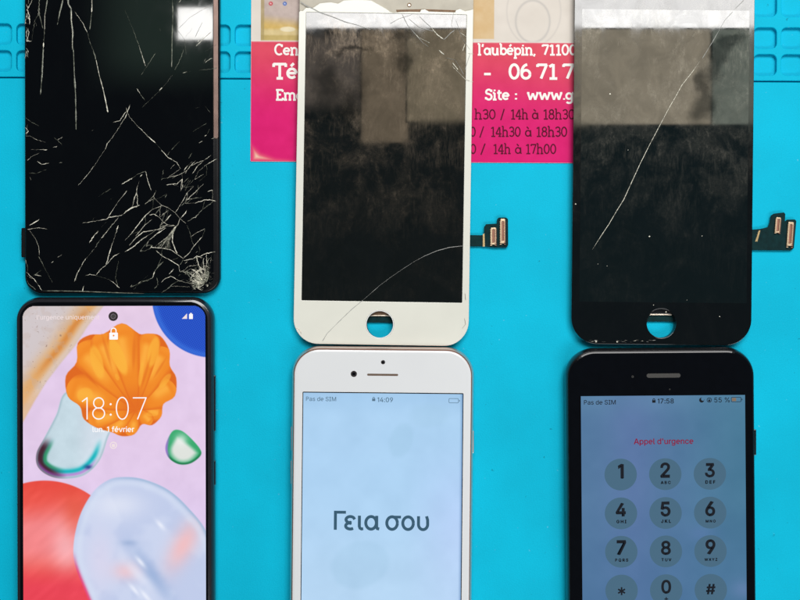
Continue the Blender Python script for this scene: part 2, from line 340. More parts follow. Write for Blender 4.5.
SANS = {"#":[440,[[242,0,326,509,377,509,294,0],[10,140,19,192,400,192,391,140],[64,0,147,509,198,509,115,0],[40,316,49,368,429,368,421,316]]],"%":[676,[[175,283,146,286,121,297,101,314,86,335,78,360,75,388,75,412,78,440,87,464,101,486,121,503,146,513,175,517,206,513,230,503,250,486,264,464,273,440,276,412,276,388,273,360,264,335,250,314,230,297,205,286],[175,327,198,332,212,346,221,365,223,388,223,412,221,435,213,454,198,468,175,473,153,468,138,454,130,435,127,412,127,388,130,365,138,346,153,332],[501,-10,471,-6,446,5,426,21,412,43,403,68,400,95,400,120,403,147,412,172,427,194,447,210,471,221,501,225,531,221,556,210,576,194,590,172,598,147,601,120,601,95,598,68,589,43,575,21,555,5,531,-6],[501,35,523,39,538,53,546,73,549,95,549,120,546,142,538,162,524,176,501,180,479,176,464,162,456,142,453,120,453,95,455,73,464,53,479,39],[132,0,482,509,540,509,191,0]]],"'":[206,[[78,318,70,509,136,509,128,318]]],".":[188,[[95,-4,78,-1,63,9,53,24,50,41,53,59,63,73,78,83,95,87,113,83,128,73,138,59,141,41,138,24,128,9,113,-1]]],"0":[453,[[227,-7,174,1,130,24,95,62,69,113,53,178,48,254,53,330,69,395,95,447,130,484,174,508,227,516,279,508,323,484,358,447,384,395,400,330,405,254,400,178,384,113,359,62,323,24,279,1],[227,50,261,56,290,74,313,103,330,144,340,194,344,254,340,314,330,365,313,405,290,435,261,453,227,460,192,453,163,435,140,405,123,365,113,314,109,254,113,194,123,144,140,103,163,74,192,56]]],"1":[453,[[76,0,76,55,391,55,391,0],[276,509,276,0,212,0,212,448,209,448,86,358,86,427,198,509]]],"2":[453,[[64,0,64,47,234,229,261,257,282,282,299,305,311,327,318,348,320,371,317,397,308,419,293,436,273,449,250,457,224,460,196,457,172,447,153,433,139,413,130,390,127,362,66,362,71,405,86,442,111,473,143,496,182,511,225,516,268,511,306,497,337,474,361,445,376,411,381,372,378,345,371,318,357,290,336,259,306,223,267,180,153,60,153,57,389,57,389,0]]],"3":[453,[[218,-7,173,-3,133,10,98,30,70,57,52,91,44,132,109,132,115,107,126,87,144,71,165,59,191,52,219,50,248,53,275,61,297,74,315,93,325,116,329,145,326,172,316,196,299,217,275,234,242,244,201,248,157,248,157,299,288,448,288,452,70,452,70,509,372,509,372,461,211,278,211,289,264,288,308,276,344,253,371,222,387,186,393,145,387,103,370,66,344,36,309,12,266,-2]]],"4":[453,[[40,105,40,158,247,509,311,509,109,166,109,163,413,163,413,105],[282,0,282,121,282,146,282,318,343,318,343,0]]],"5":[453,[[221,-7,178,-2,140,11,108,32,83,60,66,93,60,130,122,130,127,108,138,89,154,73,173,60,196,52,221,50,250,53,276,64,298,82,314,104,324,131,328,162,324,193,314,221,297,244,275,262,248,273,218,277,192,275,167,268,145,258,128,246,67,253,96,509,366,509,366,452,151,452,134,301,136,301,155,315,178,325,203,331,229,334,263,330,294,321,321,306,345,285,364,260,379,231,388,199,391,163,385,117,369,76,343,41,309,15,268,-1]]],"6":[453,[[226,-7,182,-1,142,15,109,40,84,74,69,115,64,162,68,199,80,239,102,285,137,340,252,509,322,509,151,261,145,261,154,275,165,288,179,299,196,307,214,312,235,314,278,309,316,295,346,271,370,240,384,201,389,157,384,112,368,73,343,39,310,14,271,-2],[226,48,254,52,279,63,299,79,314,101,324,128,327,157,324,187,314,213,299,235,279,251,254,262,226,265,198,262,174,252,153,235,138,214,128,188,125,158,128,128,138,102,153,79,174,63,198,52]]],"7":[453,[[97,0,323,448,323,452,62,452,62,509,391,509,391,449,165,0]]],"8":[453,[[226,-7,178,-2,136,11,101,33,74,62,57,96,52,135,55,166,65,195,81,220,101,241,125,256,153,265,153,267,119,282,93,308,76,342,70,380,75,417,90,450,114,477,146,498,184,511,226,516,269,511,306,498,337,477,361,450,377,417,382,380,376,342,359,308,333,282,300,267,300,265,327,256,351,241,372,220,387,195,397,166,401,135,395,96,378,62,352,33,317,11,275,-2],[226,49,258,52,285,60,307,74,323,91,333,113,337,139,333,165,322,189,305,208,283,223,256,232,226,235,196,232,169,223,147,208,130,189,119,165,115,139,119,113,129,91,145,74,167,60,195,52],[226,290,252,292,274,300,293,313,307,330,316,351,319,376,316,399,308,420,294,437,275,449,252,457,226,460,200,457,177,449,159,437,145,420,136,399,133,376,136,351,145,330,159,313,178,300,201,292]]],"9":[453,[[226,516,271,510,310,494,343,468,368,434,384,393,389,347,385,309,373,270,350,224,315,168,200,0,130,0,301,248,307,248,299,234,287,221,273,210,257,202,238,196,218,195,175,199,137,214,106,237,83,269,68,307,64,352,69,397,85,436,110,469,143,494,182,510],[226,460,199,457,174,446,154,429,138,407,129,381,125,352,129,322,138,295,154,274,174,257,199,247,226,243,254,247,279,257,299,273,314,295,324,321,327,350,324,381,314,407,299,429,279,446,254,457]]],":":[188,[[95,-4,78,-1,63,9,53,24,50,41,53,59,63,73,78,83,95,87,113,83,128,73,138,59,141,41,138,24,128,9,113,-1],[95,271,78,274,63,284,53,299,50,316,53,334,63,349,78,359,95,362,113,359,128,349,138,334,141,316,138,299,128,284,113,274]]],"A":[480,[[16,0,201,509,276,509,463,0,395,0,287,302,276,334,264,372,250,420,232,478,245,478,228,419,213,371,201,333,191,302,85,0],[110,142,110,199,370,199,370,142]]],"B":[456,[[60,0,60,509,241,509,289,504,329,491,359,469,381,442,394,410,398,374,395,344,387,320,373,301,356,286,336,275,315,267,315,262,339,257,363,245,385,227,402,203,414,173,418,136,413,100,400,67,377,39,344,18,301,4,247,0],[125,57,245,57,296,63,330,80,349,105,355,137,352,161,342,184,327,203,306,218,279,228,248,231,125,231],[125,285,238,285,265,288,288,296,308,309,323,326,333,348,336,372,330,403,313,429,283,446,240,452,125,452]]],"C":[510,[[267,-7,205,1,150,25,104,63,70,115,48,179,40,254,48,329,70,393,104,445,150,484,205,508,267,516,305,513,340,504,373,490,402,471,427,447,448,418,463,385,473,348,408,348,401,373,389,395,375,413,357,428,337,440,315,449,292,454,267,456,223,450,184,432,150,403,125,364,109,314,103,254,109,194,125,145,151,105,184,76,223,59,267,53,292,55,315,60,337,69,357,81,375,96,389,114,401,136,408,160,473,160,463,124,448,91,428,62,402,38,373,19,341,5,305,-4]]],"D":[502,[[219,0,96,0,96,57,215,57,272,63,318,81,354,110,379,149,394,198,399,255,394,312,379,361,354,399,320,428,275,446,221,452,93,452,93,509,225,509,294,501,353,478,399,441,433,391,455,329,462,255,455,181,433,119,398,68,351,31,291,8],[125,509,125,0,60,0,60,509]]],"E":[419,[[60,0,60,509,372,509,372,452,125,452,125,286,355,286,355,229,125,229,125,57,375,57,375,0]]],"F":[410,[[60,0,60,509,369,509,369,452,125,452,125,278,346,278,346,221,125,221,125,0]]],"G":[520,[[269,-7,205,1,149,25,104,64,69,116,47,179,40,254,47,329,69,393,103,445,149,484,203,508,265,516,304,513,340,504,374,489,403,469,429,445,449,416,465,384,474,349,408,349,399,372,387,393,373,411,356,427,337,439,315,448,291,454,265,456,222,450,183,432,150,404,125,364,109,314,103,254,109,194,125,145,151,105,184,76,224,59,269,53,309,57,345,71,374,93,396,123,410,160,415,202,434,199,283,199,283,256,478,256,478,200,471,141,451,91,419,50,377,19,326,0]]],"H":[517,[[60,0,60,509,125,509,125,289,392,289,392,509,457,509,457,0,392,0,392,232,125,232,125,0]]],"I":[300,[[31,0,31,57,118,57,118,452,31,452,31,509,269,509,269,452,183,452,183,57,269,57,269,0]]],"J":[396,[[185,-7,124,3,75,33,44,81,33,145,33,173,98,173,98,145,104,104,122,74,149,56,185,50,220,56,248,74,266,104,272,145,272,509,336,509,336,145,326,81,294,33,246,3]]],"K":[467,[[104,145,104,216,122,239,139,261,157,282,174,303,193,324,212,344,364,509,448,509,231,276,228,276],[60,0,60,509,125,509,125,334,124,225,125,193,125,0],[372,0,188,259,228,309,449,0]]],"L":[393,[[60,0,60,509,125,509,125,57,361,57,361,0]]],"M":[628,[[60,0,60,509,152,509,277,187,282,174,287,159,293,141,299,123,305,103,311,84,317,65,322,49,307,49,312,65,318,83,324,102,330,121,336,140,342,158,348,174,352,187,476,509,568,509,568,0,504,0,504,291,504,308,504,327,505,347,505,369,506,391,506,413,507,435,507,457,513,457,505,433,498,409,490,386,482,363,474,341,467,322,461,305,456,291,342,0,286,0,170,291,165,304,159,321,152,340,145,361,137,384,129,408,121,432,112,457,119,457,119,437,120,416,120,394,121,372,121,350,122,328,122,309,122,291,122,0]]],"N":[523,[[60,0,60,509,136,509,343,183,352,169,363,151,375,130,388,107,401,82,414,55,405,54,402,81,401,108,400,134,399,157,399,178,399,195,399,509,463,509,463,0,387,0,202,290,190,310,177,331,164,354,148,381,130,413,108,452,119,454,121,417,122,384,123,354,124,328,125,307,125,291,125,0]]],"O":[533,[[267,-7,205,1,150,25,105,63,70,115,48,179,40,254,48,329,70,393,105,445,150,484,205,508,267,516,329,508,384,484,429,445,464,393,486,329,493,254,486,179,464,115,429,63,384,25,329,1],[267,53,310,59,349,76,383,105,408,144,425,194,430,254,425,314,408,365,383,404,349,433,310,450,267,456,223,450,184,433,151,404,125,364,109,314,103,254,109,194,125,144,151,105,184,76,223,59]]],"P":[445,[[60,0,60,509,235,509,289,503,332,487,366,462,390,430,404,391,409,348,404,304,390,265,366,233,332,207,289,191,235,186,109,186,109,242,233,242,269,246,297,256,318,272,333,294,342,319,344,348,342,376,333,402,318,423,297,439,268,449,232,452,125,452,125,0]]],"Q":[533,[[245,159,313,159,369,85,384,65,468,-48,401,-48,346,27,331,46],[267,-7,205,1,150,25,105,63,70,115,48,179,40,254,48,329,70,393,105,445,150,484,205,508,267,516,329,508,384,484,429,445,464,393,486,329,493,254,486,179,464,115,429,63,384,25,329,1],[267,53,310,59,349,76,383,105,408,144,425,194,430,254,425,314,408,365,383,404,349,433,310,450,267,456,223,450,184,433,151,404,125,364,109,314,103,254,109,194,125,144,151,105,184,76,223,59]]],"R":[449,[[60,0,60,509,236,509,290,504,333,489,367,465,390,433,405,395,409,352,405,309,390,271,367,240,333,217,289,203,236,198,96,198,96,255,234,255,269,258,298,267,319,281,334,300,342,324,345,352,342,380,334,405,319,425,298,440,269,449,233,452,125,452,125,0],[353,0,230,229,303,229,428,0]]],"S":[447,[[224,-9,172,-4,128,9,91,31,64,60,46,96,38,137,104,137,110,110,123,88,142,71,166,59,194,52,224,49,257,52,286,60,311,74,329,92,341,114,346,139,342,161,332,179,316,193,296,205,272,214,245,222,184,239,128,260,86,289,60,326,52,372,58,413,75,448,102,476,138,498,180,511,227,516,275,511,316,498,351,476,377,449,394,415,401,378,337,378,326,412,302,437,267,453,225,459,194,456,167,448,145,435,129,418,118,398,115,376,119,352,131,334,148,319,169,308,191,300,212,293,264,279,287,272,312,264,336,252,359,238,379,220,395,198,405,171,408,139,403,99,386,64,360,34,323,11,278,-4]]],"T":[449,[[32,452,32,509,417,509,417,452,257,452,257,0,193,0,193,452]]],"U":[517,[[259,-8,203,-2,154,15,114,43,85,80,66,124,60,173,60,509,124,509,124,178,128,144,141,113,160,87,187,68,220,56,259,52,298,56,331,68,357,87,377,113,389,144,393,178,393,509,457,509,457,173,451,124,433,80,403,43,363,15,315,-2]]],"V":[480,[[204,0,16,509,84,509,192,206,203,176,215,137,230,89,248,31,235,31,252,90,267,138,279,176,290,206,395,509,463,509,278,0]]],"W":[686,[[155,0,16,509,82,509,163,196,170,171,175,145,181,120,187,94,192,67,197,40,189,40,194,67,200,94,205,120,211,145,218,171,224,196,306,509,380,509,462,196,468,171,474,145,480,120,486,94,492,67,497,40,488,40,493,67,499,94,504,120,510,145,517,171,523,196,603,509,670,509,530,0,455,0,368,323,359,356,351,391,344,431,336,475,350,475,342,433,335,395,327,359,318,323,230,0]]],"X":[474,[[18,0,217,284,217,236,29,509,104,509,178,400,192,379,204,361,214,345,223,329,233,312,243,292,232,292,243,311,252,329,261,345,272,361,284,379,298,400,374,509,446,509,259,239,259,287,456,0,382,0,292,129,279,149,268,165,259,180,250,195,241,212,230,231,244,231,235,213,225,196,216,181,206,166,195,149,182,129,91,0]]],"Y":[472,[[203,0,203,208,16,509,91,509,192,344,208,318,222,292,236,264,250,230,224,230,237,265,251,293,265,318,280,344,381,509,455,509,268,208,268,0]]],"Z":[438,[[42,0,42,46,273,385,289,408,306,431,323,453,341,476,348,454,317,453,285,452,254,452,223,452,40,452,40,509,397,509,397,462,169,129,152,105,134,81,116,57,97,33,90,54,121,56,152,57,183,57,214,57,399,57,399,0]]],"a":[389,[[160,-9,126,-5,94,5,68,22,48,45,35,73,30,108,34,138,43,161,58,179,78,193,100,203,125,211,152,216,178,220,209,224,234,227,252,230,265,235,273,243,276,255,276,257,273,279,267,297,256,311,240,322,220,329,196,331,171,329,149,322,132,313,118,301,107,288,100,274,41,291,57,322,79,346,104,364,133,375,163,382,194,384,215,383,239,379,263,372,286,360,306,343,322,320,333,290,337,251,337,0,277,0,277,52,272,52,264,38,252,25,236,12,215,1,190,-6],[170,45,202,49,228,59,248,74,263,93,272,115,276,138,276,190,270,186,259,182,246,179,231,176,216,173,200,171,186,169,175,168,154,164,134,159,117,150,103,139,95,124,92,105,94,87,102,72,114,61,130,52,149,47]]],"c":[396,[[207,-8,159,-2,117,16,82,46,56,85,40,133,34,187,40,243,56,291,82,330,117,360,159,378,207,384,234,383,260,377,284,368,305,356,324,341,340,322,353,301,362,277,303,262,298,276,290,289,281,301,270,311,257,319,242,325,226,329,207,330,173,325,145,310,124,287,108,258,99,224,96,187,99,151,108,117,124,89,145,66,173,51,207,46,226,48,243,52,258,58,271,66,282,76,292,89,299,102,304,117,363,102,354,78,341,56,325,37,306,21,285,9,261,-1,235,-6]]],"d":[424,[[195,-8,151,-2,111,16,79,45,55,84,39,133,34,189,39,245,55,293,79,332,112,361,151,378,196,384,228,381,253,373,272,360,287,346,298,331,306,319,311,319,311,509,372,509,372,0,313,0,313,59,307,59,298,46,287,31,272,17,252,4,227,-5],[205,47,236,51,263,65,284,86,299,115,309,150,312,189,309,229,300,263,284,291,263,312,237,325,205,330,172,325,145,311,124,290,108,261,99,227,96,189,99,151,109,117,124,88,145,66,172,51]]],"e":[404,[[212,-8,161,-2,117,16,82,46,56,85,40,132,34,187,39,242,55,290,81,329,115,359,157,378,205,384,236,382,266,374,294,361,319,341,341,315,357,282,368,242,371,194,371,169,75,169,75,221,338,221,310,202,307,237,298,269,283,294,263,314,237,326,205,330,173,326,146,313,125,294,109,270,99,241,96,211,96,178,100,139,110,106,128,80,151,61,179,50,212,46,234,48,254,53,271,61,285,73,297,88,306,105,365,91,353,63,335,39,311,19,283,4,249,-5]]],"f":[254,[[228,379,228,327,6,327,6,379],[81,0,81,432,84,461,96,486,113,505,135,519,161,527,187,530,207,529,222,527,234,524,243,521,227,468,222,470,215,472,206,473,195,474,171,470,154,460,145,443,142,419,142,0]]],"g":[425,[[207,-151,168,-148,134,-140,105,-127,82,-110,64,-91,51,-69,101,-41,110,-53,122,-66,136,-78,154,-88,178,-95,207,-97,249,-92,282,-75,304,-47,311,-6,311,68,306,68,298,56,287,41,272,28,252,16,227,8,195,5,152,10,113,27,80,53,55,90,39,136,34,191,39,246,55,293,80,332,112,361,152,378,196,384,228,382,253,373,273,360,288,346,299,331,308,319,313,319,313,379,372,379,372,-9,367,-54,350,-90,324,-117,291,-136,251,-147],[205,59,237,63,264,75,285,95,300,121,309,154,312,193,309,231,300,264,285,291,264,312,237,325,205,330,172,325,145,312,124,290,109,262,99,229,96,193,99,155,109,123,124,96,145,76,172,63]]],"i":[167,[[53,0,53,379,114,379,114,0],[84,443,67,446,54,455,44,468,41,483,44,499,54,512,67,521,84,524,100,521,114,512,123,499,126,483,123,468,114,455,100,446]]],"l":[189,[[139,-2,101,3,74,20,58,47,53,84,53,509,114,509,114,99,115,77,120,62,130,54,146,52,154,52,160,53,165,53,170,54,181,3,172,1,162,-1,151,-2]]],"m":[610,[[53,0,53,379,112,379,112,295,108,295,118,323,132,346,151,363,172,376,195,384,219,386,257,380,287,361,309,331,321,295,312,295,322,321,337,343,357,361,381,375,407,383,437,386,468,383,497,372,522,354,541,328,553,296,557,255,557,0,496,0,496,254,490,289,473,313,447,326,419,330,395,328,374,320,358,307,345,290,338,270,335,247,335,0,274,0,274,260,269,288,253,311,229,326,199,330,178,328,158,320,140,307,126,289,117,266,114,238,114,0]]],"n":[410,[[114,227,114,0,53,0,53,379,112,379,112,287,102,287,124,332,152,362,187,379,227,384,264,380,295,369,321,349,341,321,353,285,357,240,357,0,296,0,296,235,290,275,273,304,246,323,210,329,184,326,161,317,141,303,126,283,117,257]]],"p":[424,[[53,-143,53,379,112,379,112,319,118,319,126,331,137,346,152,360,171,373,197,381,229,384,274,378,313,361,345,332,370,293,385,245,390,189,385,133,370,84,346,45,313,16,274,-2,229,-8,198,-5,173,4,153,17,138,31,127,46,118,59,114,59,114,-143],[220,47,253,51,279,66,301,88,316,117,325,151,328,189,325,227,316,261,301,290,280,311,253,325,220,330,188,325,161,312,140,291,125,263,116,229,113,189,116,150,125,115,140,86,162,65,188,51]]],"q":[424,[[372,-143,311,-143,311,59,306,59,298,46,287,31,272,17,252,4,227,-5,195,-8,151,-2,111,16,79,45,55,84,39,133,34,189,39,245,55,293,79,332,112,361,151,378,196,384,228,381,253,373,272,360,287,346,298,331,307,319,313,319,313,379,372,379],[205,47,236,51,263,65,284,86,299,115,309,150,312,189,309,229,300,263,284,291,263,312,237,325,205,330,172,325,145,311,124,290,108,261,99,227,96,189,99,151,109,117,124,88,145,66,172,51]]],"r":[259,[[53,0,53,379,112,379,112,321,115,321,130,347,152,367,181,380,213,385,221,385,229,384,237,384,243,384,243,322,239,323,230,324,219,325,207,326,182,323,159,315,140,301,126,284,117,262,114,237,114,0]]],"s":[365,[[182,-8,145,-5,112,3,84,18,62,38,45,63,36,94,94,107,105,79,124,60,150,49,181,45,217,50,244,62,262,81,268,103,265,121,254,136,237,147,212,155,149,170,104,186,72,208,53,237,47,274,51,305,65,332,87,354,115,370,149,381,187,384,223,381,254,372,279,358,299,339,314,316,324,290,268,277,258,298,243,316,219,328,187,333,156,329,131,317,114,299,109,277,112,258,124,243,144,232,172,223,229,209,275,194,306,171,325,142,331,107,326,75,312,47,290,24,260,6,223,-5]]],"t":[227,[[204,379,204,327,6,327,6,379],[65,471,126,471,126,98,128,76,136,61,150,53,170,50,177,50,185,51,194,52,202,54,213,2,203,-1,192,-3,180,-4,168,-4,125,2,92,21,72,52,65,93]]],"u":[410,[[182,-5,146,-1,115,11,89,31,69,59,57,95,53,139,53,379,114,379,114,144,119,105,137,75,164,56,200,50,226,53,249,62,268,77,283,97,293,122,296,153,296,379,357,379,357,0,298,0,298,92,307,92,286,47,257,17,222,0]]],"v":[389,[[163,0,17,379,84,379,165,155,177,121,187,87,196,53,206,21,184,21,194,53,203,87,213,121,224,155,305,379,371,379,226,0]]],"é":[404,[[212,-8,161,-2,117,16,82,46,56,85,40,132,34,187,39,242,55,290,81,329,115,359,157,378,205,384,236,382,266,374,294,361,319,341,341,315,357,282,368,242,371,194,371,169,75,169,75,221,338,221,310,202,307,237,298,269,283,294,263,314,237,326,205,330,173,326,146,313,125,294,109,270,99,241,96,211,96,178,100,139,110,106,128,80,151,61,179,50,212,46,234,48,254,53,271,61,285,73,297,88,306,105,365,91,353,63,335,39,311,19,283,4,249,-5],[177,429,225,529,293,529,227,429]]],"Γ":[401,[[370,509,370,452,125,452,125,0,60,0,60,509]]],"α":[462,[[202,-8,155,-2,115,17,81,47,55,86,39,134,34,188,40,243,56,290,82,330,116,360,157,378,204,384,239,381,268,371,292,356,311,337,327,315,339,291,347,266,353,242,376,242,378,191,435,0,377,0,330,191,325,212,317,234,307,258,295,280,279,300,259,316,235,326,206,330,175,325,148,313,126,292,110,264,100,229,96,188,100,148,109,113,125,85,146,64,172,51,203,46,231,50,256,61,276,77,293,97,306,120,317,144,325,167,330,189,372,379,429,379,378,189,376,139,356,139,349,115,339,90,326,65,310,42,290,22,266,6,237,-5]]],"ε":[371,[[189,-7,148,-3,111,7,79,23,56,45,41,71,36,102,37,119,42,136,51,152,65,167,84,180,109,190,140,196,179,198,231,198,231,169,186,169,161,167,140,161,123,151,110,139,102,124,100,107,106,83,125,64,154,52,192,47,217,49,236,55,251,64,263,76,271,92,277,111,337,99,327,68,312,42,290,21,262,6,229,-4],[180,182,142,184,111,190,87,199,69,211,57,225,49,241,44,257,43,273,48,305,61,333,84,355,113,371,148,381,189,384,226,382,258,373,284,359,304,340,320,316,330,287,272,273,261,297,245,315,221,327,188,331,154,327,128,314,111,296,105,272,110,251,125,235,151,224,186,220,231,220,231,182]]],"ι":[189,[[139,-2,101,3,74,20,58,47,53,84,53,379,114,379,114,99,115,77,120,62,130,54,146,52,154,52,160,53,165,53,170,54,181,3,172,1,162,-1,151,-2]]],"ο":[415,[[207,-8,159,-2,117,16,82,46,56,85,40,133,34,187,40,243,56,291,82,330,117,360,159,378,207,384,256,378,299,360,333,330,359,291,376,243,381,187,376,133,359,85,333,46,299,16,256,-2],[207,46,242,51,270,66,292,89,307,117,316,151,319,187,316,224,307,258,292,287,270,310,242,325,207,330,173,325,145,310,124,287,108,258,99,224,96,187,99,151,108,117,124,89,145,66,173,51]]],"σ":[434,[[207,-8,159,-2,117,16,82,46,56,85,40,133,34,187,40,242,56,288,82,327,117,355,159,373,207,379,419,379,419,327,256,327,207,325,173,320,145,306,124,285,108,257,99,224,96,187,99,151,108,117,124,88,145,66,173,51,207,46,242,51,270,66,292,89,307,117,316,151,319,187,316,224,307,257,292,285,270,306,242,320,207,325,207,342,244,339,278,332,307,319,333,301,353,279,368,251,378,217,381,179,376,128,359,83,333,45,299,16,256,-2]]],"υ":[410,[[205,-7,160,-2,122,11,92,32,71,61,57,98,53,142,53,379,114,379,114,145,116,116,124,92,137,73,154,60,177,52,205,49,233,52,255,60,273,73,286,92,293,116,296,145,296,379,357,379,357,142,353,98,339,61,318,32,288,11,250,-2]]]," ":[188,[]]}
SANS['1'] = [283, [[152, 0, 212, 0, 212, 509, 157, 509, 42, 440, 42, 379, 150, 445, 152, 445]]]
def tri_fill(mb, fn, loops, z, mt):
    from mathutils.geometry import tessellate_polygon
    P = [[Vector((x, y, 0)) for x, y in lp] for lp in loops]
    tr = tessellate_polygon(P); flat = [q for lp in P for q in lp]
    mb.add([fn(q.x, q.y, z) for q in flat], [tuple(t) for t in tr], mt)
def area(lp): return sum(lp[i-1][0]*lp[i][1]-lp[i][0]*lp[i-1][1] for i in range(len(lp)))/2
def pin(p, lp):
    c = False
    for i in range(len(lp)):
        (ax, ay), (bx, by) = lp[i-1], lp[i]
        if (ay > p[1]) != (by > p[1]) and p[0] < (bx-ax)*(p[1]-ay)/(by-ay)+ax: c = not c
    return c
def text(mb, fn, s, x0, x1, base, z, mt, bold=0.0, hscale=1.0):
    """sans lettering fitted between x0 and x1 on the base line; bold = extra stroke width in em"""
    G = []; x = 0
    for c in s:
        adv, lps = SANS[c]
        if c in 'eéP':
            E = [[(.205+.150*math.cos(R(t)), .190+.165*math.sin(R(t))) for t in range(0, 320, 14)], [(.06, .192), (.355, .192)]]
            if c == 'P': E = [[(.09, 0), (.09, .509)], [(.09, .478), (.25, .478)]+[(.25+.115*math.cos(R(t)), .36+.118*math.sin(R(t))) for t in range(80, -81, -20)]+[(.25, .242), (.09, .242)]]
            if c == 'é': E.append([(.17, .42), (.26, .52)])
            G.append(('st', c, x, [(x+p, q) for l in E for p, q in l], [[(x+p, q) for p, q in l] for l in E]))
            x += adv/1000; continue
        for i, l in enumerate(lps):
            G.append((id(l), c, x, [(x+l[j]/1000, l[j+1]/1000) for j in range(0, len(l), 2)]))
        x += adv/1000
    xs = [p[0] for g in G for p in g[3]]; a, b = min(xs), max(xs); k = (x1-x0)/(b-a)
    done = {}
    for g in G:
        if g[0] == 'st':
            for l in g[4]: ribbon(mb, fn, [(x0+(px-a)*k, base-py*k*hscale) for px, py in l], (0.062+bold)*k, z+0.02, mt, flat=True)
        else: done.setdefault(g[2], []).append(g[3])
    for q, lps in done.items():
        lps = [[(x0+(px-a)*k, base-py*k*hscale) for px, py in lp] for lp in lps]
        big = sorted(lps, key=lambda l: -abs(area(l)))
        sg = area(big[0]) > 0
        outs = [l for l in big if (area(l) > 0) == sg or not any(pin(l[0], o) for o in big if abs(area(o)) > abs(area(l)))]
        holes = [l for l in big if l not in outs]
        for i, o in enumerate(outs):
            tri_fill(mb, fn, [o]+[h for h in holes if pin(h[0], o)], z+0.006*i, mt)
        if bold > 0:
            for i, l in enumerate(lps):
                ribbon(mb, fn, l+[l[0], l[1]], bold*k, z+0.02, mt, flat=True)
    return mb
def picture(name, fn, x0, y0, x1, y1, r, z, colfn, attr, mt, parent, step=0.5):
    """sheet with round corners whose colours are its own picture; colfn(X, Y) -> sRGB 0..255"""
    nx = int((x1-x0)/step)+1; ny = int((y1-y0)/step)+1
    X, Y = np.meshgrid(np.linspace(x0, x1, nx), np.linspace(y0, y1, ny))
    C = s2l(np.clip(colfn(X, Y), 0, 255))
    p0 = np.array(fn(x0, y0, z)); px = np.array(fn(x1, y0, z)); py = np.array(fn(x0, y1, z))
    U = ((X-x0)/(x1-x0))[..., None]; V = ((Y-y0)/(y1-y0))[..., None]
    P = p0+(px-p0)*U+(py-p0)*V
    idx = np.arange(nx*ny).reshape(ny, nx)
    F = np.stack([idx[:-1, :-1], idx[1:, :-1], idx[1:, 1:], idx[:-1, 1:]], -1)
    cx = (X[:-1, :-1]+X[1:, 1:])/2; cy = (Y[:-1, :-1]+Y[1:, 1:])/2
    dx = np.maximum(np.maximum(x0+r-cx, cx-(x1-r)), 0); dy = np.maximum(np.maximum(y0+r-cy, cy-(y1-r)), 0)
    F = F[(dx*dx+dy*dy) <= r*r+1e-6] if r > 0 else F.reshape(-1, 4)
    me = bpy.data.meshes.new(name)
    me.vertices.add(nx*ny); me.vertices.foreach_set('co', P.reshape(-1).astype(np.float32))
    nf = len(F); me.loops.add(nf*4); me.polygons.add(nf)
    me.loops.foreach_set('vertex_index', F.reshape(-1).astype(np.int32))
    me.polygons.foreach_set('loop_start', (np.arange(nf)*4).astype(np.int32))
    me.update(calc_edges=True)
    at = me.color_attributes.new(attr, 'FLOAT_COLOR', 'POINT')
    rgba = np.ones((nx*ny, 4), np.float32); rgba[:, :3] = C.reshape(-1, 3)
    at.data.foreach_set('color', rgba.reshape(-1))
    me.materials.append(mt)
    o = bpy.data.objects.new(name, me); col.objects.link(o); o.parent = parent
    return o

# numpy picture tools
def sm(a, b, x):
    t = np.clip((x-a)/(b-a), 0, 1); return t*t*(3-2*t)
def mixc(C, c, a):
    a = np.clip(a, 0, 1)[..., None]; return C*(1-a)+np.asarray(c, float)*a
def vnoise(X, Y, scale, seed):
    rs = np.random.RandomState(seed); G = rs.rand(256, 256)
    x = X/scale+50; y = Y/scale+50
    xi = np.floor(x).astype(int); yi = np.floor(y).astype(int); fx = x-xi; fy = y-yi
    fx = fx*fx*(3-2*fx); fy = fy*fy*(3-2*fy)
    g = lambda i, j: G[(yi+j) % 256, (xi+i) % 256]
    return (g(0, 0)*(1-fx)+g(1, 0)*fx)*(1-fy)+(g(0, 1)*(1-fx)+g(1, 1)*fx)*fy
def fbm(X, Y, scale, seed): return 0.55*vnoise(X, Y, scale, seed)+0.3*vnoise(X, Y, scale/2.1, seed+1)+0.15*vnoise(X, Y, scale/4.3, seed+2)
def ell(X, Y, cx, cy, rx, ry, deg=0):
    c, s = math.cos(R(deg)), math.sin(R(deg)); dx = X-cx; dy = Y-cy
    return np.sqrt(((c*dx+s*dy)/rx)**2+((-s*dx+c*dy)/ry)**2)
def polydist(X, Y, pts):
    """signed distance to a closed outline (negative inside)"""
    d = np.full(X.shape, 1e9); ins = np.zeros(X.shape, bool)
    n = len(pts)
    for i in range(n):
        ax, ay = pts[i]; bx, by = pts[(i+1) % n]
        ex, ey = bx-ax, by-ay; wx, wy = X-ax, Y-ay
        t = np.clip((wx*ex+wy*ey)/(ex*ex+ey*ey+1e-9), 0, 1)
        d = np.minimum(d, (wx-ex*t)**2+(wy-ey*t)**2)
        cnd = ((ay > Y) != (by > Y)) & (X < (bx-ax)*(Y-ay)/(by-ay+1e-12)+ax)
        ins ^= cnd
    d = np.sqrt(d); return np.where(ins, -d, d)
def smooth_loop(pts, n=8):
    out = []; m = len(pts)
    for i in range(m):
        p0, p1, p2, p3 = (np.array(pts[(i+j-1) % m], float) for j in range(4))
        for k in range(n):
            t = k/n
            out.append(tuple(0.5*((2*p1)+(-p0+p2)*t+(2*p0-5*p1+4*p2-p3)*t*t+(-p0+3*p1-3*p2+p3)*t**3)))
    return out

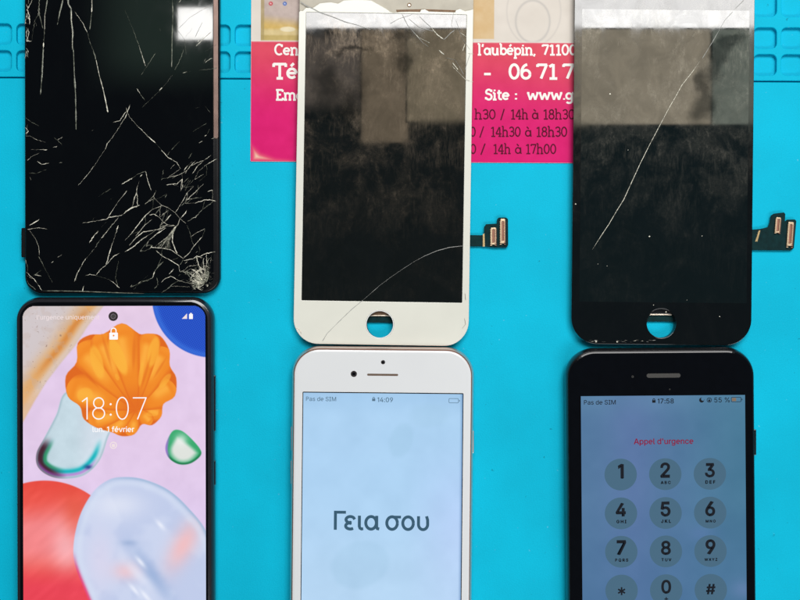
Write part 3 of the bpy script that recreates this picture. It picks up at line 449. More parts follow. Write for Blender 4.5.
# ------------------------------------------------------------------ bench and mat
mb = MB()
bx = [(-1.3, -1.1), (1.3, -1.1), (1.3, 1.1), (-1.3, 1.1)]
mb.add([(x, y, -0.004) for x, y in bx]+[(x, y, -0.04) for x, y in bx],
       [(0, 1, 2, 3), (7, 6, 5, 4), (0, 4, 5, 1), (1, 5, 6, 2), (2, 6, 7, 3), (3, 7, 4, 0)], M['table'])
tb = mb.build('table', None); tb['kind'] = 'structure'

mt_ = Dev('repair_mat', 400, 80, -0.3, 0, 'bright blue silicone repair mat with small moulded trays, lying under all the phones', 'work mat')
fn = mt_.uv
mb = MB(); plate(mb, fn, [rrect(-240, -330, 1040, 880, 18)], -10.5, -5.2, M['mat'], 1.0); mb.build('base_sheet', mt_.root)
mb = MB(); plate(mb, fn, [rrect(-234, 80.2, 1034, 874, 3)], -6.0, 0, M['mat'], 0.9); mb.build('work_surface', mt_.root)
cells = []
for k in range(-8, 38):
    g = 13.6+27.33*k
    for a, b in ((25.6, 46.6), (52.4, 73.4)):
        cells.append(rrect(g+2.4, a, g+25.0, b, 5.2, 6))
for k in range(21, 38):
    g = 13.6+27.33*k
    cells.append(rrect(g+2.4, -34, g+25.0, 14.8, 6, 6))
mb = MB(); plate(mb, fn, [rrect(-234, -324, 1034, 78.8, 3)]+cells, -6.0, 0, M['mat'], 0.9); mb.build('parts_tray', mt_.root)

# ------------------------------------------------------------------ printed card
cd = Dev('business_card', 251, 161, -0.3, 1.2, 'pink and cream printed card with phone number, half hidden under two display panels', 'business card')
def card_col(X, Y):
    C = np.zeros(X.shape+(3,))+np.array((226, 217, 206.))
    n = fbm(X, Y, 18, 3)
    C += ((n-0.5)*14)[..., None]
    # phone picture printed on the left
    ph = (X > 260) & (X < 299) & (Y < 40.5)
    g = sm(12, 26, Y+(X-262)*-0.12)
    P = np.zeros_like(C)+np.array((196, 178, 170.))
    P = mixc(P, (214, 178, 96), g*0.9)
    P = mixc(P, (222, 205, 160), sm(27, 31, Y)*0.7)
    P = mixc(P, (196, 172, 108), sm(34, 36, Y))
    P = mixc(P, (170, 150, 100), sm(0, 1, 264-X)*0.7)
    P = mixc(P, (200, 70, 80), 1-sm(1.6, 2.4, ell(X, Y, 270, 3.5, 1, 1)))
    P = mixc(P, (240, 200, 200), 1-sm(0.5, 1.0, ell(X, Y, 270, 3.5, 1, 1)))
    P = mixc(P, (80, 110, 180), 1-sm(1.6, 2.4, ell(X, Y, 284, 3.5, 1, 1)))
    P = mixc(P, (190, 200, 230), 1-sm(0.5, 1.0, ell(X, Y, 284, 3.5, 1, 1)))
    P = mixc(P, (238, 228, 200), (1-sm(0.7, 1.0, ell(X, Y, 287, 29, 9, 3)))*0.8)
    P += ((fbm(X, Y, 5, 9)-0.5)*22)[..., None]
    C = np.where(ph[..., None], P, C)
    # gold picture on the right of the panel
    g2 = (X > 470) & (X < 493.5) & (Y < 38)
    G = mixc(np.zeros_like(C)+np.array((214, 178, 126.)), (226, 200, 160), fbm(X, Y, 9, 5)*0.8)
    C = np.where(g2[..., None], G, C)
    # pale ring
    rr = ell(X, Y, 532, 20, 17, 21)
    C = mixc(C, (196, 190, 184), np.exp(-((rr-1)/0.06)**2)*0.7)
    rr = ell(X, Y, 533, 10, 27, 34)
    C = mixc(C, (208, 200, 192), np.exp(-((rr-1)/0.03)**2)*0.6)
    # magenta block
    t = sm(42, 125, Y)
    base = (1-t)[..., None]*np.array((224, 74, 96.))+t[..., None]*np.array((222, 22, 112.))
    side = sm(470, 575, X)*(1-sm(60, 130, Y))
    base = mixc(base, (228, 84, 100), side*0.5)
    base += ((fbm(X, Y, 10, 12)-0.5)*12)[..., None]
    # pale wedge in its lower left corner
    cl = polydist(X, Y, [(249, 137), (253, 143), (262, 151), (276, 156), (300, 158.4), (300, 164), (249, 164)])
    lf = sm(0.5, -7, cl)*0.8
    base = mixc(base, (236, 130, 120), lf); base = mixc(base, (248, 225, 190), sm(-3.5, -9, cl))
    C = np.where((Y > 41.3)[..., None], base, C)
    C = mixc(C, (240, 236, 226), np.exp(-((Y-41)/0.9)**2)*0.5)
    return C*0.94
picture('printed_face', cd.uv, 250.6, -62, 704, 161.3, 0.8, 1.25, card_col, 'print', M['card'], cd.root, 0.7)
mb = MB(); plate(mb, cd.uv, [rrect(250.4, -62.2, 704.2, 161.5, 1)], 0.05, 1.2, M['ink_white'], 0.1); mb.build('card_stock', cd.root)

def A_(cx, cy, rx, ry, a0, a1, n=12):
    return [(cx+rx*math.cos(R(a0+(a1-a0)*i/n)), cy+ry*math.sin(R(a0+(a1-a0)*i/n))) for i in range(n+1)]
E_ = [A_(.28, .32, .23, .28, 0, 318, 16), [(.05, .33), (.51, .33)]]
N_ = [[(.13, 0), (.13, .62)], [(0, 0), (.27, 0)], [(0, .62), (.13, .62)], [(.13, .42)]+A_(.32, .42, .19, .20, 165, 0, 8)+[(.51, 0)], [(.39, 0), (.65, 0)]]
Aa = [A_(.27, .31, .22, .28, 0, 360, 18), [(.50, .62), (.50, .03), (.60, .03)]]
G3 = [[(.06, .80)]+A_(.27, .70, .19, .23, 130, -80, 8)+[(.18, .50)], [(.2, .49)]+A_(.27, .26, .22, .25, 80, -145, 10)]
GL = {
 'C': (.70, [A_(.38, .475, .32, .46, 48, 312, 18), [(.60, .95), (.60, .70)]]),
 'e': (.58, E_), 'n': (.68, N_), 'é': (.58, E_+[[(.22, .76), (.38, .95)]]),
 't': (.42, [[(.17, .88), (.17, .2)]+A_(.32, .18, .15, .15, 180, 300, 5), [(.02, .62), (.38, .62)]]),
 'T': (.74, [[(.03, .90), (.71, .90)], [(.37, .93), (.37, 0)], [(.20, 0), (.54, 0)], [(.05, .93), (.05, .72)], [(.69, .93), (.69, .72)]]),
 'l': (.34, [[(.16, 1.), (.16, 0)], [(.02, 0), (.31, 0)], [(.02, 1.), (.16, 1.)]]),
 'E': (.66, [[(.14, 0), (.14, .92)], [(0, .92), (.56, .92)], [(.14, .48), (.42, .48)], [(0, 0), (.58, 0)], [(.56, .95), (.56, .74)], [(.58, -.03), (.58, .2)]]),
 'm': (1.06, [[(.13, 0), (.13, .62)], [(0, 0), (.27, 0)], [(0, .62), (.13, .62)], [(.13, .42)]+A_(.32, .42, .19, .20, 165, 0, 8)+[(.51, 0)], [(.40, 0), (.62, 0)], [(.51, .42)]+A_(.70, .42, .19, .20, 165, 0, 8)+[(.89, 0)], [(.78, 0), (1.02, 0)]]),
 'a': (.63, Aa), 'à': (.63, Aa+[[(.16, .96), (.34, .76)]]),
 "'": (.2, [[(.12, 1.0), (.07, .72)]]),
 'u': (.68, [[(0, .62), (.12, .62), (.12, .25)]+A_(.31, .22, .19, .22, 180, 350, 8), [(.50, .64), (.50, 0), (.62, 0)]]),
 'b': (.62, [[(.13, 1.), (.13, 0)], [(0, 1.), (.13, 1.)], A_(.34, .31, .22, .28, 0, 360, 18)]),
 'p': (.62, [[(.13, .62), (.13, -.3)], [(0, .62), (.13, .62)], [(0, -.3), (.27, -.3)], A_(.34, .31, .22, .28, 0, 360, 18)]),
 'i': (.34, [[(.16, .62), (.16, 0)], [(.02, 0), (.31, 0)], [(.02, .62), (.16, .62)], [(.16, .78), (.16, .92)]]),
 ',': (.24, [[(.13, .08), (.05, -.16)]]), '.': (.24, [[(.12, 0.0), (.12, .14)]]),
 ':': (.3, [[(.13, 0.0), (.13, .15)], [(.13, .42), (.13, .57)]]),
 '7': (.56, [[(.04, .90), (.52, .90)], [(.50, .92), (.22, 0)], [(.05, .93), (.05, .76)]]),
 '1': (.50, [[(.07, .78), (.26, .92)], [(.27, .95), (.27, 0)], [(.08, 0), (.46, 0)]]),
 '0': (.62, [A_(.30, .465, .23, .45, 0, 360, 22)]),
 '6': (.60, [A_(.30, .28, .22, .27, 0, 360, 18), [(.08, .30)]+A_(.40, .42, .32, .50, 190, 95, 8)]),
 '8': (.60, [A_(.29, .25, .22, .25, 0, 360, 18), A_(.29, .71, .18, .21, 0, 360, 16)]),
 '3': (.56, G3), '4': (.60, [[(.36, .93), (.04, .27)], [(.04, .25), (.56, .25)], [(.40, .93), (.40, 0)], [(.27, 0), (.53, 0)]]),
 '-': (.44, [[(.05, .36), (.38, .36)]]), '/': (.5, [[(.08, -.12), (.42, 1.0)]]),
 'S': (.60, [[(.50, .78)]+A_(.29, .70, .20, .22, 30, 215, 10)+A_(.30, .25, .22, .25, 75, -150, 10), [(.50, .92), (.50, .70)], [(.07, .02), (.07, .24)]]),
 'w': (.92, [[(.08, .62), (.25, 0)], [(.25, 0), (.45, .60)], [(.45, .60), (.64, 0)], [(.64, 0), (.82, .62)], [(0, .62), (.18, .62)], [(.72, .62), (.90, .62)]]),
 'g': (.62, [A_(.27, .34, .22, .26, 0, 360, 18), [(.49, .62), (.49, -.08)]+A_(.27, -.10, .22, .20, 0, -150, 8), [(.49, .62), (.60, .62)]]),
 'h': (.68, [[(.13, 0), (.13, 1.)], [(0, 0), (.27, 0)], [(0, 1.), (.13, 1.)], [(.13, .42)]+A_(.32, .42, .19, .20, 165, 0, 8)+[(.51, 0)], [(.39, 0), (.65, 0)]]),
 's': (.5, [[(.40, .50)]+A_(.24, .46, .15, .14, 30, 220, 8)+A_(.24, .16, .16, .15, 70, -150, 8)]),
 ' ': (.3, []),
}
def slab(s, x0, x1, base, size, w, mt, name='printed_text'):
    """slab-serif lettering drawn as strokes, fitted between x0 and x1"""
    tot = sum(GL[c][0] for c in s); kx = (x1-x0)/tot
    mb = MB(); x = x0
    for c in s:
        adv, st = GL[c]
        for q in st:
            ribbon(mb, cd.ph, [(x+a*kx, base-b*size) for a, b in q], w, 1.45, mt, flat=True, zr=1.2)
        x += adv*kx
    return mb.build(name, cd.root)
iw, idk = M['ink_white'], M['ink_dark']
slab("Cent", 274.5, 304, 54.8, 11.0, 1.9, iw)
slab("l'aubépin,", 477.5, 536, 54.8, 10.8, 1.9, iw)
slab("71100", 542, 577, 54.8, 10.6, 1.9, iw)
slab("Tél", 272.8, 304, 78.4, 15.8, 2.7, iw)
slab("-", 483, 492, 79.5, 15, 2.5, iw)
slab("06", 508.5, 531.5, 78.6, 15.2, 2.7, iw)
slab("71", 536.5, 558, 78.6, 15.2, 2.7, iw)
slab("73", 562.5, 586, 78.6, 15.2, 2.7, iw)
slab("Ema", 276, 304, 99.8, 10.6, 2.0, iw)
slab("Site", 485, 509.5, 99.6, 10.8, 2.0, iw)
slab(":", 514, 518.5, 99.6, 10.8, 2.2, iw)
slab("www.gs", 527, 580, 99.8, 10.8, 2.0, iw)
slab("h30", 474.5, 496, 119, 10.0, 1.25, idk)
slab("/", 500, 505, 119, 10, 1.25, idk)
slab("14h", 510.5, 528.5, 119, 10.0, 1.25, idk)
slab("à", 532, 539, 119, 10.0, 1.25, idk)
slab("18h30", 543, 575, 119, 10.0, 1.25, idk)
slab("0", 470, 476, 136.4, 10.0, 1.25, idk)
slab("/", 479, 484.5, 136.4, 10, 1.25, idk)
slab("14h30", 490.5, 521, 136.4, 10.0, 1.25, idk)
slab("à", 525, 532, 136.4, 10.0, 1.25, idk)
slab("18h30", 536, 567.5, 136.4, 10.0, 1.25, idk)
slab("0", 470, 476.5, 153.6, 10.0, 1.25, idk)
slab("/", 480, 486, 153.6, 10, 1.25, idk)
slab("14h", 493, 511, 153.6, 10.0, 1.25, idk)
slab("à", 515, 522, 153.6, 10.0, 1.25, idk)
slab("17h00", 525.5, 556.5, 153.6, 10.0, 1.25, idk)

# ------------------------------------------------------------------ A: shattered black display
A = Dev('cracked_display', 122, 290, 0.1, 11, 'shattered black display panel with a corner starburst, above the phone showing 18:07', 'display panel')
mb = MB()
prof = [(1.2, 0.3), (0.5, 1.2), (0.2, 3), (0, 6), (0.1, 8), (0.6, 9.6), (1.3, 10.5), (2.4, 10.9)]
loft(mb, A.uv, 24.2, -156, 220.2, 293.6, 17, prof, M['black_metal'])
mb.build('frame', A.root, True)
mb = MB()
plate(mb, A.uv, [rrect(213.6, -120, 218.6, 139, 2.2)], 10.2, 11.3, M['bronze'], 0.5)  # bronze strip imitates the reflection along the frame's curved side
mb.build('side_rim', A.root)
mb = MB()
plate(mb, A.uv, [rrect(26.0, -154, 213.6, 291.2, 14.5)], 10.5, 11.6, M['glass_a'], 0.25)
mb.build('front_glass', A.root)
mb = MB(); plate(mb, A.ph, [rrect(22.0, 228, 27, 257.5, 1.2)], 3, 8.6, M['black_metal'], 0.6, zr=6); mb.build('side_button', A.root)

def P8(ox, oy, pts, s=8.0): return [(ox+x/s, oy+y/s) for x, y in pts]
cr = MB(); dim = MB()
nodes = []
def ck(off, *lines, w=1.0, d=False, rag=0.5):
    for ln in lines:
        nodes.extend(P8(off[0], off[1], ln))
        ribbon(dim if d else cr, A.ph, P8(off[0], off[1], ln), w*(0.75 if rag < 0.25 else 0.43), 11.62, M['crack_dim'] if d else M['crack'], rag=rag, th=0.2)
o1, o2, o3, o4, o5, o6, o7, o8, o9 = (20, 0), (125, 0), (20, 75), (125, 75), (20, 150), (125, 150), (20, 225), (125, 225), (75, 165)
ck(o1, [(380, -60), (390, 40), (410, 70), (410, 160), (425, 260), (420, 350), (430, 420), (436, 600), (446, 760), (450, 1040)], w=1.7, d=True, rag=0.12)
ck(o1, [(412, 90), (412, 160), (422, 260), (420, 400)], w=0.8, d=False, rag=0.1)
ck(o1, [(440, 95), (500, 180), (540, 265)], [(378, 0), (388, 40), (410, 72)], w=0.8)
ck(o1, [(540, 265), (560, 340), (590, 410), (610, 480)], w=1.1, d=True)
ck(o1, [(610, 480), (635, 600), (670, 730), (705, 900)], w=1.15, rag=0.1)
ck(o1, [(575, -40), (577, 40), (575, 100)], w=1.5, rag=0.1)
ck(o1, [(575, 100), (560, 240)], [(345, 0), (320, 100), (300, 200)], [(188, 385), (178, 600), (165, 760)], [(155, 110), (185, 230)], [(220, 0), (205, 100)], w=1.1, d=True, rag=0.2)
ck(o1, [(212, 60), (200, 120), (198, 240)], [(190, 340), (188, 385)], w=1.25, rag=0.1)
ck(o1, [(198, 240), (190, 340)], w=0.9, d=True)
ck(o1, [(155, -40), (155, 100), (120, 170), (100, 280), (95, 330)], [(152, 60), (158, 110), (140, 130)], w=1.3, d=True, rag=1.0)
ck(o1, [(155, 30), (150, 100), (150, 125)], [(120, 165), (135, 210)], w=0.9, rag=1.0)
for _ in range(26):
    y = rnd.uniform(-20, 470); x = 48+abs(rnd.gauss(0, 18 if y < 340 else 8))
    ck(o1, [(x, y), (x+rnd.uniform(-12, 22), y+rnd.uniform(15, 60))], w=0.9, d=rnd.random() < 0.5, rag=0.9)
ck(o1, [(100, 0), (60, 80), (75, 120), (80, 200)], [(50, 220), (75, 260), (55, 330), (95, 330)], [(55, 400), (48, 470)], w=1.1, rag=0.9)
ck(o2, [(380, 0), (384, 120), (378, 300), (375, 540)], w=0.75, d=True, rag=0.2)
ck(o2, [(383, 45), (384, 95)], [(376, 280), (378, 300)], [(376, 480), (374, 540)], [(280, 230), (284, 250)], [(450, 0), (430, 22)], w=1.0, rag=0.3)
ck(o2, [(0, 80), (70, 250), (110, 360)], [(640, 415), (735, 355)], [(130, 600), (245, 425)], [(620, 180), (560, 300)], w=0.6, d=True)
ck(o2, [(110, 360), (165, 530)], [(570, 370), (630, 310), (690, 255)], [(620, 80), (715, 30)], w=0.6, rag=0.2)
ck(o2, [(430, 230), (520, 140), (620, 80)], [(420, 240), (480, 320), (490, 440)], w=0.45, d=True, rag=0.2)
ck(o2, [(400, 560), (440, 480), (480, 380), (478, 320)], [(460, 585), (530, 570)], [(590, 565), (700, 552), (735, 540)], w=0.7, rag=0.8, d=True)
ck(o2, [(395, 560), (408, 545)], [(460, 585), (500, 573)], [(655, 487), (672, 480)], w=0.9)
ck(o3, [(45, 340), (90, 375), (155, 410)], w=0.6, d=True)
ck(o3, [(60, 400), (50, 490), (80, 490), (140, 520), (210, 540)], [(40, 420), (70, 450), (45, 470)], [(300, 520), (345, 495)], [(265, 580), (300, 570)], [(90, 598), (220, 598)], [(570, 450), (592, 438)], w=1.0, rag=0.8)
ck(o3, [(270, 500), (300, 520), (340, 560)], w=0.7, d=True)
ck(o3, [(745, 380), (800, 365), (850, 290)], [(850, 325), (800, 410), (740, 500), (700, 550), (680, 600)], w=0.9, rag=0.5)
ck(o5, [(680, 0), (640, 60), (600, 120), (540, 200), (465, 285)], w=0.8, rag=0.5)
ck(o4, [(380, 0), (350, 40), (290, 120)], [(95, 110), (125, 155)], [(165, 232), (178, 222)], w=0.8, rag=0.9)
ck(o4, [(300, 100), (275, 125)], w=1.8, rag=0.4)
ck(o4, [(290, 120), (230, 170), (170, 230), (140, 260)], [(125, 155), (160, 205)], [(640, 250), (685, 305)], [(560, 265), (600, 258)], w=0.6, d=True)
ck(o4, [(40, 240), (20, 300), (40, 340), (120, 430)], w=1.0, rag=0.4)
ck(o4, [(10, 260), (20, 300), (0, 350)], [(120, 425), (180, 487), (245, 545)], w=1.2, rag=0.3)
ck(o4, [(245, 545), (290, 598)], [(540, 455), (655, 385)], [(370, 600), (440, 530)], w=0.7, d=True, rag=0.4)
ck(o4, [(590, 545), (622, 528)], [(635, 495), (655, 480)], [(690, 510), (735, 500)], w=1.2, rag=0.6)
ck(o4, [(655, 480), (680, 430)], w=0.6, d=True)
ck(o5, [(60, 85), (90, 55), (155, 25)], [(140, 90), (175, 115), (235, 105)], [(315, 105), (340, 100)], [(80, 215), (90, 240)], w=0.9)
ck(o5, [(75, 185), (130, 190), (215, 155)], [(630, 375), (690, 330), (735, 310)], [(720, 395), (740, 385)], w=0.75, rag=0.7, d=True)
ck(o5, [(75, 605), (110, 585), (155, 555)], w=1.3, rag=0.5)
ck(o7, [(60, 35), (150, 22), (220, 35)], w=1.2, rag=0.5)
ck(o7, [(75, 40), (125, 110), (150, 170), (158, 240)], w=0.75, rag=0.3)
ck(o7, [(250, 305), (270, 290)], [(300, 260), (340, 235)], w=0.8)
ck(o7, [(435, 455), (465, 375), (520, 280), (600, 185)], w=0.95, rag=0.6)
ck(o7, [(600, 185), (640, 120), (740, 0)], w=0.85, rag=0.7, d=True)
ck(o7, [(555, 145), (590, 90), (630, 45)], [(435, 455), (455, 425)], w=1.2, rag=0.9)
ck(o7, [(790, 0), (760, 90), (720, 210), (690, 320)], w=1.3, rag=0.6)
ck(o7, [(520, 405), (560, 395), (610, 405)], [(610, 400), (650, 350), (690, 320), (750, 250), (800, 225)], [(720, 440), (800, 505)], w=0.95, rag=0.7)
ck(o7, [(610, 405), (720, 440)], [(790, 280), (775, 360), (765, 420), (785, 490)], w=0.8, d=True, rag=0.8)
ck(o7, [(500, 530), (515, 480)], w=1.3, rag=0.6)
ck(o7, [(40, 270), (65, 340), (55, 390)], [(110, 405), (175, 360)], [(50, 420), (70, 470), (130, 520)], [(150, 250), (260, 460)], w=0.8, d=True, rag=0.7)
ck(o7, [(50, 375), (85, 410), (120, 440), (180, 525)], [(55, 400), (100, 430)], [(120, 400), (175, 410)], w=1.1, rag=0.7)
ck(o7, [(180, 527), (300, 527), (500, 531), (800, 543), (1000, 548)], w=0.6, d=True, rag=0.2)
# centre-right network
ck(o6, [(290, 0), (345, 60), (415, 100), (445, 150)], w=0.95, rag=0.35)
ck(o6, [(340, 45), (360, 10)], [(540, 20), (510, 70)], [(300, 200), (310, 160)], [(290, 240), (300, 200)], [(340, 225), (355, 210)], [(375, 230), (410, 208)], [(320, 385), (335, 350)], w=0.8, d=True, rag=0.8)
ck(o6, [(455, 180), (460, 230), (460, 300), (445, 330)], [(460, 230), (420, 270), (330, 280)], [(425, 290), (375, 275)], w=0.95, rag=0.7)
ck(o6, [(480, 190), (520, 130), (565, 85)], [(540, 190), (580, 130), (630, 85), (690, 40)], [(560, 235), (590, 170), (650, 120), (735, 70)], w=0.9, rag=0.6)
ck(o6, [(585, 255), (650, 205)], [(600, 210), (630, 195)], [(480, 330), (525, 240)], [(540, 390), (620, 380)], [(500, 160), (545, 100)], [(470, 300), (515, 235)], w=0.8, d=True, rag=0.8)
ck(o6, [(405, 500), (450, 430), (500, 340), (550, 290)], [(495, 400), (560, 340), (630, 270)], w=1.0, rag=0.4)
ck(o6, [(485, 430), (560, 425), (640, 400), (700, 400), (730, 415)], [(660, 335), (700, 320)], w=1.0, rag=0.6)
ck(o6, [(500, 570), (560, 540), (620, 475)], [(620, 475), (700, 420)], w=0.75, rag=0.6, d=True)
ck(o6, [(540, 545), (565, 540), (600, 495)], w=0.9)
ck(o6, [(165, 170), (190, 270), (212, 325)], [(240, 390), (290, 440), (340, 460), (400, 500), (440, 550), (490, 590)], w=1.15, rag=0.4)
ck(o6, [(250, 325), (230, 370), (160, 435)], [(230, 370), (240, 400)], w=1.0, rag=0.5)
ck(o6, [(115, 250), (95, 310), (100, 370), (100, 445)], [(95, 340), (65, 440), (50, 465)], w=1.0, rag=0.7)
ck(o6, [(0, 500), (50, 465), (120, 440)], [(122, 215), (140, 195)], w=1.4, rag=0.5)
ck(o6, [(0, 260), (65, 220)], [(0, 345), (20, 325)], w=0.9, rag=0.7)
ck(o6, [(290, 450), (220, 475), (160, 530), (105, 600), (50, 670), (0, 725)], w=1.1, rag=0.3)
ck(o6, [(195, 520), (240, 515), (280, 545), (310, 580), (340, 600), (400, 605)], [(280, 540), (350, 480)], [(315, 580), (370, 515)], [(290, 605), (300, 570)], w=1.05, rag=0.5)
ck(o6, [(220, 555), (160, 600), (120, 650), (85, 690)], w=1.0, rag=0.3)
ck(o9, [(60, 465), (130, 455), (250, 435), (270, 420), (370, 405), (440, 350), (510, 325)], w=1.2, rag=0.55)
ck(o9, [(415, 210), (350, 290), (270, 410)], [(350, 420), (290, 490), (210, 590)], w=1.0, rag=0.4)
ck(o9, [(375, 155), (460, 105)], [(190, 525), (135, 590)], w=1.0, rag=0.8)
ck(o9, [(210, 240), (290, 190)], [(130, 455), (165, 410)], [(260, 450), (210, 500)], w=0.7, d=True, rag=0.8)
# lower-right network, fan and starburst
ck(o8, [(35, 165), (90, 100), (150, 55), (215, 45), (290, 30), (330, 10)], w=1.05, rag=0.4)
ck(o8, [(0, 215), (60, 180), (130, 120), (200, 75)], [(170, 170), (195, 120), (270, 60), (330, 25)], w=1.2, rag=0.5)
ck(o8, [(415, 0), (385, 50), (380, 130), (400, 190), (420, 230)], [(210, 180), (300, 185), (370, 200), (420, 235), (470, 270)], w=1.25, rag=0.35)
for i in range(9):
    t = i/8
    ck(o8, [(405-20*t, 10+70*t), (340+15*t, 95+35*t), (235+135*t, 180+14*t)], w=0.6, rag=0.5, d=i % 3 == 1)
ck(o8, [(120, 210), (142, 203)], [(200, 190), (220, 165)], [(285, 0), (280, 25)], [(250, 205), (300, 250), (370, 285), (430, 325), (440, 375)], w=0.95, rag=0.4)
ck(o8, [(380, 280), (430, 260)], [(470, 270), (440, 320)], [(430, 410), (445, 395)], [(510, 400), (530, 375)], w=0.8, d=True, rag=0.5)
ck(o8, [(470, 265), (520, 220), (550, 170), (600, 115), (620, 95)], [(530, 95), (580, 60), (640, 30)], w=0.85, rag=0.5)
ck(o8, [(495, 0), (520, 60), (540, 140), (550, 160)], [(550, 290), (590, 240), (600, 200), (590, 160)], w=0.75, d=True, rag=0.7)
ck(o8, [(470, 285), (540, 270), (575, 250), (620, 262)], [(600, 250), (650, 230), (725, 215)], [(480, 310), (500, 290)], w=1.0, rag=0.8)
ck(o8, [(290, 460), (320, 430), (370, 410), (430, 445), (530, 470)], [(365, 490), (430, 490), (520, 495)], w=0.9, rag=0.5)
ck(o8, [(70, 520), (110, 470), (190, 400)], [(260, 345), (310, 290)], [(235, 510), (265, 475), (255, 420)], [(290, 545), (340, 510)], w=0.75, d=True, rag=0.8)
ck(o8, [(220, 425), (240, 370)], [(45, 495), (58, 478)], [(105, 470), (125, 452)], [(258, 475), (270, 480)], w=1.4, rag=0.5)
ck(o8, [(650, 230), (655, 300), (640, 400)], [(690, 260), (680, 330), (650, 430)], [(510, 330), (600, 320), (650, 310)], [(530, 350), (580, 380), (620, 440)], [(480, 380), (530, 350)], w=0.9, rag=0.9)
def hairs(n, x0, y0, x1, y1, a0, a1, l0, l1):
    # short splinters that run along the big cracks
    for _ in range(n):
        x, y = rnd.uniform(x0, x1), rnd.uniform(y0, y1); a = R(rnd.uniform(a0, a1)); l = rnd.uniform(l0, l1); p = [(x, y)]
        for k in range(3):
            a += rnd.uniform(-.25, .25); p.append((p[-1][0]+math.cos(a)*l/3, p[-1][1]-math.sin(a)*l/3))
        if all(inside(*q) and q[0] > 27 for q in p): ribbon(dim, A.ph, p, rnd.uniform(.25, .5), 11.62, M['crack_dim' if rnd.random() < .5 else 'crack'], rag=.7, th=.15)
def inside(x, y):
    if x > 213 or y > 291: return False
    if x > 199 and y > 277: return (x-199)**2+(y-277)**2 < 13.6**2
    return True
for i in range(120):
    a = rnd.uniform(50, 335); 
    a = R(a); ln = rnd.uniform(7, 13)*(1.5 if rnd.random() < 0.3 else 1)
    if 1.0 < a < 2.6: ln *= 1.2
    x0, y0 = 125+640/8, 225+470/8
    s0 = rnd.uniform(0, 7)
    p = [(x0+math.cos(a)*s0, y0-math.sin(a)*s0)]
    aa = a
    for k in range(1, 5):
        aa += rnd.uniform(-0.35, 0.35); q = p[-1]; p.append((q[0]+math.cos(aa)*ln/4, q[1]-math.sin(aa)*ln/4))
    if all(inside(*q) for q in p):
        ribbon(cr if rnd.random() < 0.65 else dim, A.ph, p, 0.42, 11.62, M['crack'] if rnd.random() < 0.65 else M['crack_dim'], rag=0.8, th=0.2)
hairs(10, 160, 165, 212, 225, 35, 55, 5, 12); hairs(8, 150, 240, 212, 288, -40, 70, 3, 8); hairs(6, 165, 20, 213, 75, 35, 55, 4, 12)
near = [p for p in nodes if p[0] > 128 and p[1] > 160 and inside(*p)]; k_ = 0
while k_ < 75:   # fine fractures that join the big ones into a web
    a, b = rnd.choice(near), rnd.choice(near)
    l = math.hypot(a[0]-b[0], a[1]-b[1])
    if 4 < l < 15 and (b[0]-a[0])*(b[1]-a[1]) < 4:
        ribbon(dim, A.ph, [a, ((a[0]+b[0])/2+rnd.uniform(-1, 1), (a[1]+b[1])/2+rnd.uniform(-1, 1)), b], rnd.uniform(.22, .42), 11.62, M['crack_dim'] if rnd.random() < .6 else M['crack'], taper=False, rag=.5, th=.15); k_ += 1
for i in range(90):   # cross fractures round the point of impact
    a = R(rnd.uniform(50, 330)); r_ = rnd.uniform(3, 17 if 60 < math.degrees(a) < 160 else 12)
    p = [(203.8+math.cos(a+k*.13)*r_*rnd.uniform(.9, 1.1), 283-math.sin(a+k*.13)*r_*rnd.uniform(.9, 1.1)) for k in range(4)]
    if all(inside(*q) for q in p): ribbon(cr, A.ph, p, 0.36, 11.62, M['crack'], rag=0.8, th=.15)
for i in range(60):   # chipped glass between the rays
    x = 205+rnd.gauss(0, 5.5); y = 277+rnd.gauss(0, 8)
    if inside(x, y):
        a = rnd.uniform(0, 6.28)
        ribbon(cr, A.ph, [(x, y), (x+math.cos(a)*2.2, y+math.sin(a)*2.2)], 0.5, 11.62, M['crack'], th=0.2)
cr.build('crack', A.root); dim.build('crack', A.root)['label'] = 'faint hairline cracks'

# ------------------------------------------------------------------ shared panel bits
def connector(dev, cx, cy, w, h, deg, z, parent):
    mb = MB(); c, s = math.cos(R(deg)), math.sin(R(deg))
    def rp(pts): return [(cx+c*(x)-s*(y), cy+s*(x)+c*(y)) for x, y in pts]
    plate(mb, dev.ph, [rp(rrect(-w/2, -h/2, w/2, h/2, 1.0, 4)), rp(rrect(-w*0.22, -h*0.40, w*0.22, h*0.40, 0.5, 3))], z, z+2.2, M['gold'], 0.3, zr=4)
    plate(mb, dev.ph, [rp(rrect(-w*0.2, -h*0.39, w*0.2, h*0.39, 0.4, 3))], z, z+1.3, M['copper'], 0.2, zr=4)
    for i in range(int(h/1.7)):
        y = -h*0.38+i*1.7
        for sx in (-1, 1):
            plate(mb, dev.ph, [rp([(sx*w*0.25, y), (sx*w*0.5+sx*0.5, y), (sx*w*0.5+sx*0.5, y+0.7), (sx*w*0.25, y+0.7)])], z+0.2, z+2.4, M['copper'] if sx > 0 else M['gold'], 0, zr=4)
    return mb.build('connector', parent)

